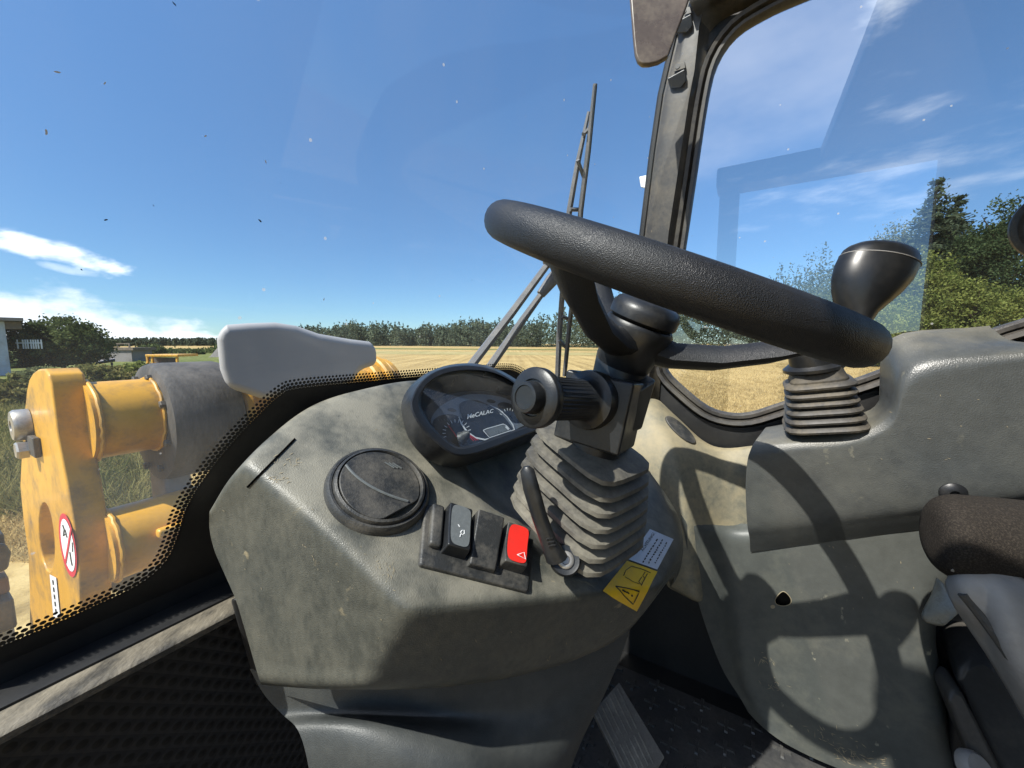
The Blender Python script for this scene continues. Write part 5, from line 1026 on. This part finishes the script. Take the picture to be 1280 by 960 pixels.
# ---- clamp lever beside the bellows
lv = thing('clamp_lever', 'black column clamp lever with a bright bolt beside the bellows', 'lever', P(702, 704, t=0.385))
lp = [P(659, 588, t=.375), P(664, 610, t=.376), P(674, 645, t=.378), (P(686, 678, t=.38)), P(696, 698, t=.384)]
lw = [0.0072, 0.0084, 0.0080, 0.0084, 0.0115]; rings = []
for k, p in enumerate(lp):
    d = (lp[min(k + 1, 4)] - lp[max(k - 1, 0)]).normalized(); u_ = d.cross(mid).normalized(); v_ = d.cross(u_); n_ = 14
    rings.append([p + u_ * (math.cos(2 * math.pi * j / n_) * lw[k]) + v_ * (math.sin(2 * math.pi * j / n_) * lw[k] * 0.75) for j in range(n_)])
d0 = (lp[0] - lp[1]).normalized(); rings.insert(0, [lp[0] + d0 * 0.004 + (q - lp[0]) * 0.45 for q in rings[0]])
fix_normals(loft('handle', rings, 'black', lv))
bd = (O + V((0.02, 0, 0)) - P(700, 703, t=.38)).normalized()
lathe('boss', P(706, 700, t=.395), bd, [(0.014, -0.012), (0.0155, -0.008), (0.0155, 0.010), (0.0135, 0.014), (0.0115, 0.0135), (0.001, 0.0125)], 'black', lv, n=28)
lathe('bolt', P(706, 700, t=.395) + bd * 0.0125, bd, [(0.0085, 0), (0.0082, 0.0025), (0.0070, 0.0035), (0.0045, 0.0035), (0.0038, 0.0015), (0.001, 0.0015)], 'chrome', lv, n=20)
tube('spindle', [P(706, 700, t=.395), P(735, 680, t=.43)], 0.011, 'boot', lv, n=14)
for k in range(3): tube('grip_notch', [P(683 + k * 1.5, 674 + 4.4 * k, t=.3725), P(691 + k * 1.5, 672.5 + 4.4 * k, t=.3745)], 0.0011, 'ink', lv, n=5)

# ================================================================== RIGHT-HAND SIDE
tr = thing('corner_trim', 'pale dirty moulded trim below the right front pillar', 'trim', P(870, 860, lat=0.84))
ct = [
    [(770, 500, .90), (812, 494, .92), (845, 520, .925), (878, 550, .925), (905, 560, .92), (950, 556, .915)],
    [(775, 520, .87), (812, 512, .875), (848, 534, .88), (880, 556, .895), (908, 566, .905), (952, 562, .905)],
    [(776, 560, .825), (833, 566, .82), (856, 572, .835), (884, 580, .865), (912, 590, .885), (955, 590, .89)],
    [(785, 620, .80), (845, 625, .80), (868, 628, .82), (893, 634, .855), (918, 645, .875), (955, 650, .88)],
    [(812, 685, .79), (856, 690, .785), (876, 690, .81), (900, 694, .85), (925, 700, .87), (955, 705, .875)],
    [(832, 728, .785), (868, 744, .78), (884, 744, .812), (906, 748, .85), (930, 752, .87), (955, 756, .875)],
    [(838, 736, .80), (870, 752, .80), (886, 754, .83), (908, 758, .86), (932, 762, .88), (956, 766, .885)]]
tg_ = cgrid('trim_shell', px_lat(ct), 'trim', tr)
BT = bvh_of(tg_)
ov = [lay(BT, P(x, y, t=.8), 0.002)[0] for x, y in ell(851, 538, 20, 13, -9, 32)] if False else [lay(BT, P(850 + 21 * math.cos(a) * .8 + 8 * math.sin(a), 538 + 14 * math.sin(a) + 10 * math.cos(a), t=.8), 0.004)[0] for a in [2 * math.pi * k / 32 for k in range(32)]]
cen_ = sum(ov, V((0, 0, 0))) / 32; on_ = (ov[8] - ov[0]).cross(ov[16] - ov[0]).normalized(); on_ = on_ if on_.dot(O - cen_) > 0 else -on_
pg = hexa('oval_plug', [p - on_ * 0.012 for p in ov], [p for p in ov], 'black_dusty', tr, bevel=0.002); pg['label'] = 'dark oval blanking plug in the pale trim'

sc_ = thing('side_console', 'grey-green moulded console along the right side of the cab', 'console', P(1060, 930, lat=0.86))
rows = [
    [(938, 690, .845), (1000, 682, .845), (1060, 674, .845), (1108, 667, .845), (1165, 660, .845), (1310, 640, .845)],
    [(937, 673, .828), (1000, 666, .825), (1060, 658, .825), (1107, 651, .825), (1165, 643, .825), (1310, 622, .825)],
    [(934, 655, .815), (1000, 648, .812), (1060, 641, .812), (1107, 634, .812), (1165, 626, .812), (1310, 604, .812)],
    [(932, 610, .812), (1000, 604, .808), (1060, 598, .808), (1109, 588, .808), (1163, 570, .808), (1310, 540, .808)],
    [(934, 578, .812), (1000, 571, .806), (1060, 565, .806), (1113, 543, .806), (1153, 490, .806), (1310, 462, .806)],
    [(938, 563, .815), (1000, 558, .808), (1060, 552, .808), (1113, 528, .808), (1146, 466, .808), (1310, 440, .808)],
    [(943, 553, .826), (1000, 548, .820), (1062, 541, .820), (1110, 514, .820), (1140, 450, .822), (1310, 431, .825)],
    [(952, 541, .86), (1003, 533, .86), (1064, 526, .86), (1104, 505, .86), (1126, 430, .86), (1262, 425, .87)],
    [(958, 534, .89), (1005, 526, .89), (1064, 519, .89), (1099, 500, .89), (1114, 424, .885), (1240, 411, .895)],
    [(960, 540, .905), (1006, 532, .905), (1064, 526, .905), (1098, 512, .90), (1111, 440, .895), (1238, 420, .90)],
    [(960, 570, .91), (1006, 570, .91), (1064, 570, .91), (1098, 570, .91), (1111, 560, .90), (1240, 540, .91)]]
cv = cgrid('console_cover', px_lat(rows), 'console', sc_)
rows = [
    [(846, 626, .86), (868, 636, .87), (905, 650, .885), (940, 655, .87), (1000, 650, .865), (1090, 640, .865), (1165, 630, .865), (1310, 612, .865)],
    [(850, 640, .80), (872, 652, .82), (905, 664, .85), (940, 672, .852), (1000, 668, .85), (1090, 656, .85), (1165, 646, .85), (1310, 628, .85)],
    [(856, 670, .788), (880, 682, .815), (908, 694, .845), (940, 702, .848), (1000, 700, .846), (1090, 690, .846), (1165, 684, .846), (1310, 670, .846)],
    [(872, 750, .79), (897, 758, .815), (920, 766, .845), (946, 770, .848), (1004, 770, .846), (1090, 768, .846), (1162, 768, .846), (1176, 770, .92)],
    [(900, 830, .80), (915, 838, .82), (932, 846, .845), (956, 850, .848), (1010, 850, .846), (1096, 850, .846), (1165, 850, .846), (1180, 850, .92)],
    [(925, 872, .82), (935, 880, .83), (950, 890, .845), (972, 900, .848), (1020, 915, .846), (1105, 935, .846), (1182, 945, .846), (1196, 950, .92)],
    [(935, 890, .82), (946, 902, .83), (962, 916, .842), (986, 932, .845), (1034, 955, .845), (1115, 985, .845), (1195, 1010, .845), (1210, 1040, .92)]]
lo = cgrid('lower_panel', px_lat(rows), 'console_low', sc_)
BL = bvh_of(lo); BC = bvh_of(cv)
hp, hn = lay(BL, P(979, 748, t=.8), 0.0015)
hl_ = mesh_obj('bolt_hole', [lay(BL, P(979 + 9.5 * math.cos(a) + 2 * math.sin(2 * a), 748 + 9 * math.sin(a), t=.8), 0.0012)[0] for a in [2 * math.pi * k / 24 for k in range(24)]], [tuple(range(24))], 'void', sc_, smooth=False)
tube('hole_rim', [lay(BL, P(979 + 9.5 * math.cos(a) + 2 * math.sin(2 * a), 748 + 9 * math.sin(a), t=.8), 0.001)[0] for a in [2 * math.pi * k / 24 for k in range(25)]], 0.0007, 'scuff', sc_, n=5)
mesh_obj('small_hole', [lay(BL, P(966 + 3 * math.cos(a), 758 + 2.4 * math.sin(a), t=.8), 0.0012)[0] for a in [2 * math.pi * k / 12 for k in range(12)]], [tuple(range(12))], 'scuff', sc_, smooth=False)
scp, scn = lay(BC, P(1191, 616, t=.7), 0.0)
lathe('screw_cap', scp, scn, [(0.0155, -0.002), (0.0155, 0.002), (0.012, 0.0055), (0.006, 0.007), (0.0045, 0.0045), (0.001, 0.004)], 'black', sc_, n=28)
for c_, sp_, n_, L_, an_ in (((955, 823), (5, 7), 16, 8, 0.9), ((975, 858), (9, 5), 14, 8, 0.4), ((1060, 940), (14, 8), 40, 9, 0.6), ((1085, 950), (18, 6), 36, 8, 0.3), ((1030, 915), (16, 8), 18, 9, 0.7), ((1090, 700), (80, 50), 24, 4, 1.3)):
    scuffs(BL, sc_, c_, sp_, n_, L_, an_)
scuffs(BC, sc_, (1180, 500), (60, 40), 10, 5, 0.3)

# ---- joystick on the console ledge
jy = thing('control_lever', 'short black lever with ribbed dusty square boot on the side console', 'lever', P(1030, 538, lat=0.855))
jb = P(1029, 532, lat=0.855); jt = P(1021, 472, lat=0.845); ja = (jt - jb).normalized(); bx = (FV - ja * FV.dot(ja)).normalized(); by = ja.cross(bx); jl = (jt - jb).length
NJ = 6; rings = []
for k in range(NJ):
    s_ = k / (NJ - 1); h_ = 0.058 - 0.009 * min(1, s_ * 1.5); z_ = jl * k / NJ; pz = jl / NJ
    rings += [(z_, h_ - 0.009), (z_ + pz * 0.18, h_ - 0.001), (z_ + pz * 0.42, h_), (z_ + pz * 0.62, h_ - 0.002), (z_ + pz * 0.85, h_ - 0.009)]
rings += [(jl + 0.001, 0.040)]
for k in range(NJ): fix_normals(loft('boot_rib', [sqring(jb + ja * z_, h_) for z_, h_ in rings[5 * k:5 * k + 6]], 'boot2', jy, cap=False))
loft('boot_top', [sqring(jb + ja * (jl), 0.040), sqring(jb + ja * (jl + 0.010), 0.036), sqring(jb + ja * (jl + 0.020), 0.034), sqring(jb + ja * (jl + 0.022), 0.028)], 'boot2', jy)
lathe('collar', P(1016, 460, lat=0.84), ja, [(0.036, -0.006), (0.043, -0.002), (0.043, 0.003), (0.034, 0.010), (0.026, 0.018)], 'gloss', jy, n=36)
sp_ = smooth_path([P(1016, 458, t=.665), P(1008, 443, t=.662), P(1002, 430, t=.66), P(994, 418, t=.66), P(990, 408, t=.66)], 4)
tube('stick', sp_, [0.034 - 0.012 * min(1, k / 7) for k in range(len(sp_))], 'gloss', jy, n=24)
lathe('grip', P(989, 405, t=.66), ja, [(0.018, -0.014), (0.022, -0.004), (0.022, 0.004), (0.016, 0.011), (0.001, 0.013)], 'gloss', jy, n=24)
KT = 0.335
ka = (P(1098, 318, t=KT) - P(1073, 392, t=KT)).normalized()
def kring(px0, py0, px1, py1, deep, t=KT, n=32):     # elliptical section between two edge points
    a, b = P(px0, py0, t=t), P(px1, py1, t=t); c_ = (a + b) / 2; ux = (b - a) * 0.455; uy = ux.normalized().cross(ka).normalized() * deep * (KT / .58) * 0.88
    return [c_ + ux * math.cos(2 * math.pi * k / n) + uy * math.sin(2 * math.pi * k / n) for k in range(n)]
kb = fix_normals(loft('spinner_knob', [kring(1058, 412, 1080, 424, .022), kring(1050, 392, 1084, 408, .024), kring(1045, 375, 1094, 394, .028), kring(1042, 358, 1108, 383, .034), kring(1041, 342, 1124, 370, .038), kring(1044, 328, 1138, 355, .040), kring(1050, 316, 1146, 339, .040)], 'gloss', stw)); kb['label'] = 'glossy pear-shaped spinner knob on the wheel rim'
fix_normals(loft('knob_cap', [kring(1051, 315.3, 1146, 338.0, .0395), kring(1054, 310, 1147, 330, .038), kring(1060, 306, 1145, 323, .035), kring(1070, 303, 1135, 314.5, .026), kring(1083, 302.5, 1119, 308.5, .015), kring(1096, 303, 1104, 305, .003)], 'gloss', kb))
tube('knob_seam', kring(1050.3, 315.8, 1146.6, 338.6, .0402) + kring(1050.3, 315.8, 1146.6, 338.6, .0402)[:1], 0.0004, 'grey_plastic', kb, n=5)

# ---- seat armrest and the seat below it
ar = thing('armrest', 'brown fabric armrest pad in a worn grey plastic shell', 'armrest', P(1290, 800, t=.5))
rings = []
for x, y, rh, t in ((1163, 668, 20, .47), (1166, 668, 36, .47), (1175, 668, 46, .47), (1190, 670, 52, .47), (1215, 674, 54, .47), (1260, 680, 56, .465), (1320, 690, 60, .46), (1420, 700, 62, .45)):
    c_ = P(x, y, t=t); up = ZV; dp = V((0.45, 0.89, 0)); r_ = rh / FPX * t
    rings.append([c_ + up * (math.sin(a) * r_) + dp * (math.cos(a) * r_ * 1.1) for a in [2 * math.pi * k / 24 for k in range(24)]])
fix_normals(loft('pad', rings, 'fabric', ar, sub=1))
# shell: a ribbed channel running down to the right under the pad
shl = [[(1190, 730, .455), (1200, 716, .45), (1222, 706, .445), (1256, 716, .43), (1300, 742, .415), (1380, 790, .40)],
       [(1192, 740, .45), (1206, 728, .435), (1232, 730, .425), (1262, 752, .41), (1300, 790, .40), (1380, 860, .385)],
       [(1196, 752, .452), (1212, 756, .435), (1238, 778, .425), (1262, 812, .41), (1300, 868, .40), (1380, 960, .385)],
       [(1205, 764, .47), (1222, 790, .46), (1246, 826, .455), (1268, 862, .445), (1300, 915, .44), (1380, 1010, .43)]]
cgrid('shell', px_t(shl), 'grey_plastic', ar, solid=0.006)
tube('shell_rib', smooth_path([P(x, y, t=t) for x, y, t in ((1203, 742, .432), (1222, 765, .426), (1250, 803, .415), (1290, 862, .404))], 4), 0.0045, 'seat', ar, n=8)
tube('shell_rib', smooth_path([P(x, y, t=t) for x, y, t in ((1222, 728, .428), (1245, 748, .418), (1280, 788, .404), (1310, 826, .396))], 4), 0.0035, 'grey_plastic', ar, n=8)
hexa('torn_flap', [P(1188, 712, t=.44), P(1204, 706, t=.44), P(1222, 712, t=.44), P(1206, 718, t=.44)], [P(1188, 714, t=.442), P(1204, 709, t=.442), P(1222, 715, t=.442), P(1206, 720, t=.442)], 'grey_plastic', ar, bevel=0.0005)
tfp = [[(1171, 722, .60), (1178, 728, .592), (1188, 738, .585)], [(1164, 744, .606), (1176, 746, .588), (1194, 752, .572)], [(1152, 768, .606), (1172, 766, .584), (1199, 764, .565)], [(1158, 778, .604), (1178, 782, .588), (1190, 774, .570)]]
fl_ = cgrid('torn_film', px_t(tfp), 'film', None, k=4, solid=0.0008); tag(fl_, 'scrap of torn pale plastic film beside the armrest shell', 'film')
se = thing('seat_base', 'dark plastic covered seat edge at the lower right corner', 'seat', P(1260, 1000, t=.6))
rings = []
def slab(name, pts, dx, mat, parent, th_=0.02): return hexa(name, [P(*p[:2], t=p[2]) for p in pts], [P(*p[:2], t=p[2]) + dx for p in pts], mat, parent, bevel=th_, bevel_seg=4)
slab('seat_cushion', [(1194, 850, .60), (1204, 830, .60), (1228, 826, .60), (1250, 832, .58), (1330, 980, .50), (1330, 1080, .50), (1262, 1010, .56), (1230, 930, .60)], V((0.10, 0.12, 0)), 'seat', se)
slab('seat_edge', [(1184, 875, .585), (1194, 862, .585), (1204, 868, .585), (1256, 970, .555), (1250, 1000, .56), (1228, 985, .575)], V((0.03, 0.05, 0)), 'seat', se, 0.008)
slab('seat_skirt', [(1190, 880, .61), (1215, 930, .61), (1240, 1010, .60), (1205, 1010, .63), (1186, 945, .64)], V((0.10, 0.1, 0)), 'dark', se, 0.006)
lathe('pale_cap', P(1222, 962, t=.56), V((0.1, -0.6, 0.5)), [(0.022, -0.01), (0.022, 0.0), (0.018, 0.005), (0.001, 0.006)], 'grey_plastic', se, n=24)

# ================================================================== FLOOR
fm = structure(mesh_obj('floor_mat', [M(-0.2, 0.49, FLOOR), M(0.90, 0.49, FLOOR), M(0.90, -0.9, FLOOR), M(-0.2, -0.9, FLOOR)], [(0, 1, 2, 3)], 'mat', None, smooth=False))
c0 = None
for i in range(-8, 10):
    for j in range(-4, 14):
        l_, f_ = 0.60 + 0.052 * i + (0.026 if j % 2 else 0), -0.10 + 0.048 * j - 0.1
        p = M(l_, f_, FLOOR + 0.0002)
        if not (0.50 < l_ < 0.90 and -0.42 < f_ < 0.32): continue
        if c0 is None:
            a_, b_, w_, h_ = 0.017, 0.0030, 0.0030, 0.0035
            poly = [(-a_, -b_), (-b_, -b_), (-b_, -a_), (b_, -a_), (b_, -b_), (a_, -b_), (a_, b_), (b_, b_), (b_, a_), (-b_, a_), (-b_, b_), (-a_, b_)]
            me = bpy.data.meshes.new('tread_cross'); n_ = 12
            fr = lambda x, y, z: tuple(RV * x + FV * y + ZV * z)
            me.from_pydata([fr(x, y, 0) for x, y in poly] + [fr(x * .9, y * .9, h_) for x, y in poly], [], [tuple(range(12, 24))] + [(k, (k + 1) % 12, 12 + (k + 1) % 12, 12 + k) for k in range(12)])
            me.materials.append(MAT['mat_worn']); c0 = me
        o = bpy.data.objects.new('tread_cross', c0); COL.objects.link(o); o.location = p; o.parent = fm
pd = thing('pedal', 'worn ribbed rubber pedal beside the dashboard pedestal', 'pedal', P(785, 950, t=.75))
q0 = [P(773, 852, t=.74), P(830, 946, t=.66), P(822, 960, t=.65), P(778, 968, t=.63), P(742, 890, t=.70)]
q0 = [P(774, 852, t=.72), P(831, 946, t=.655), P(824, 958, t=.645), P(782, 972, t=.625), P(741, 889, t=.685)]
hexa('pedal_plate', q0, [p - ZV * 0.012 + V((0.0, 0.006, 0)) for p in q0], 'pedal', pd, bevel=0.002)
pn_ = (q0[1] - q0[0]).cross(q0[4] - q0[0]).normalized(); pn_ = pn_ if pn_.dot(O - q0[0]) > 0 else -pn_
for k in range(6):
    f_ = 0.12 + 0.76 * k / 5; a = q0[0].lerp(q0[4], f_); b = q0[2].lerp(q0[3], f_); tube('rib', [a.lerp(b, 0.04) + pn_ * 0.001, a.lerp(b, 0.55) + pn_ * 0.001], 0.0022, 'pedal', pd, n=6); tube('rib', [a.lerp(b, 0.60) + pn_ * 0.001, a.lerp(b, 0.95) + pn_ * 0.001], 0.0022, 'pedal', pd, n=6)
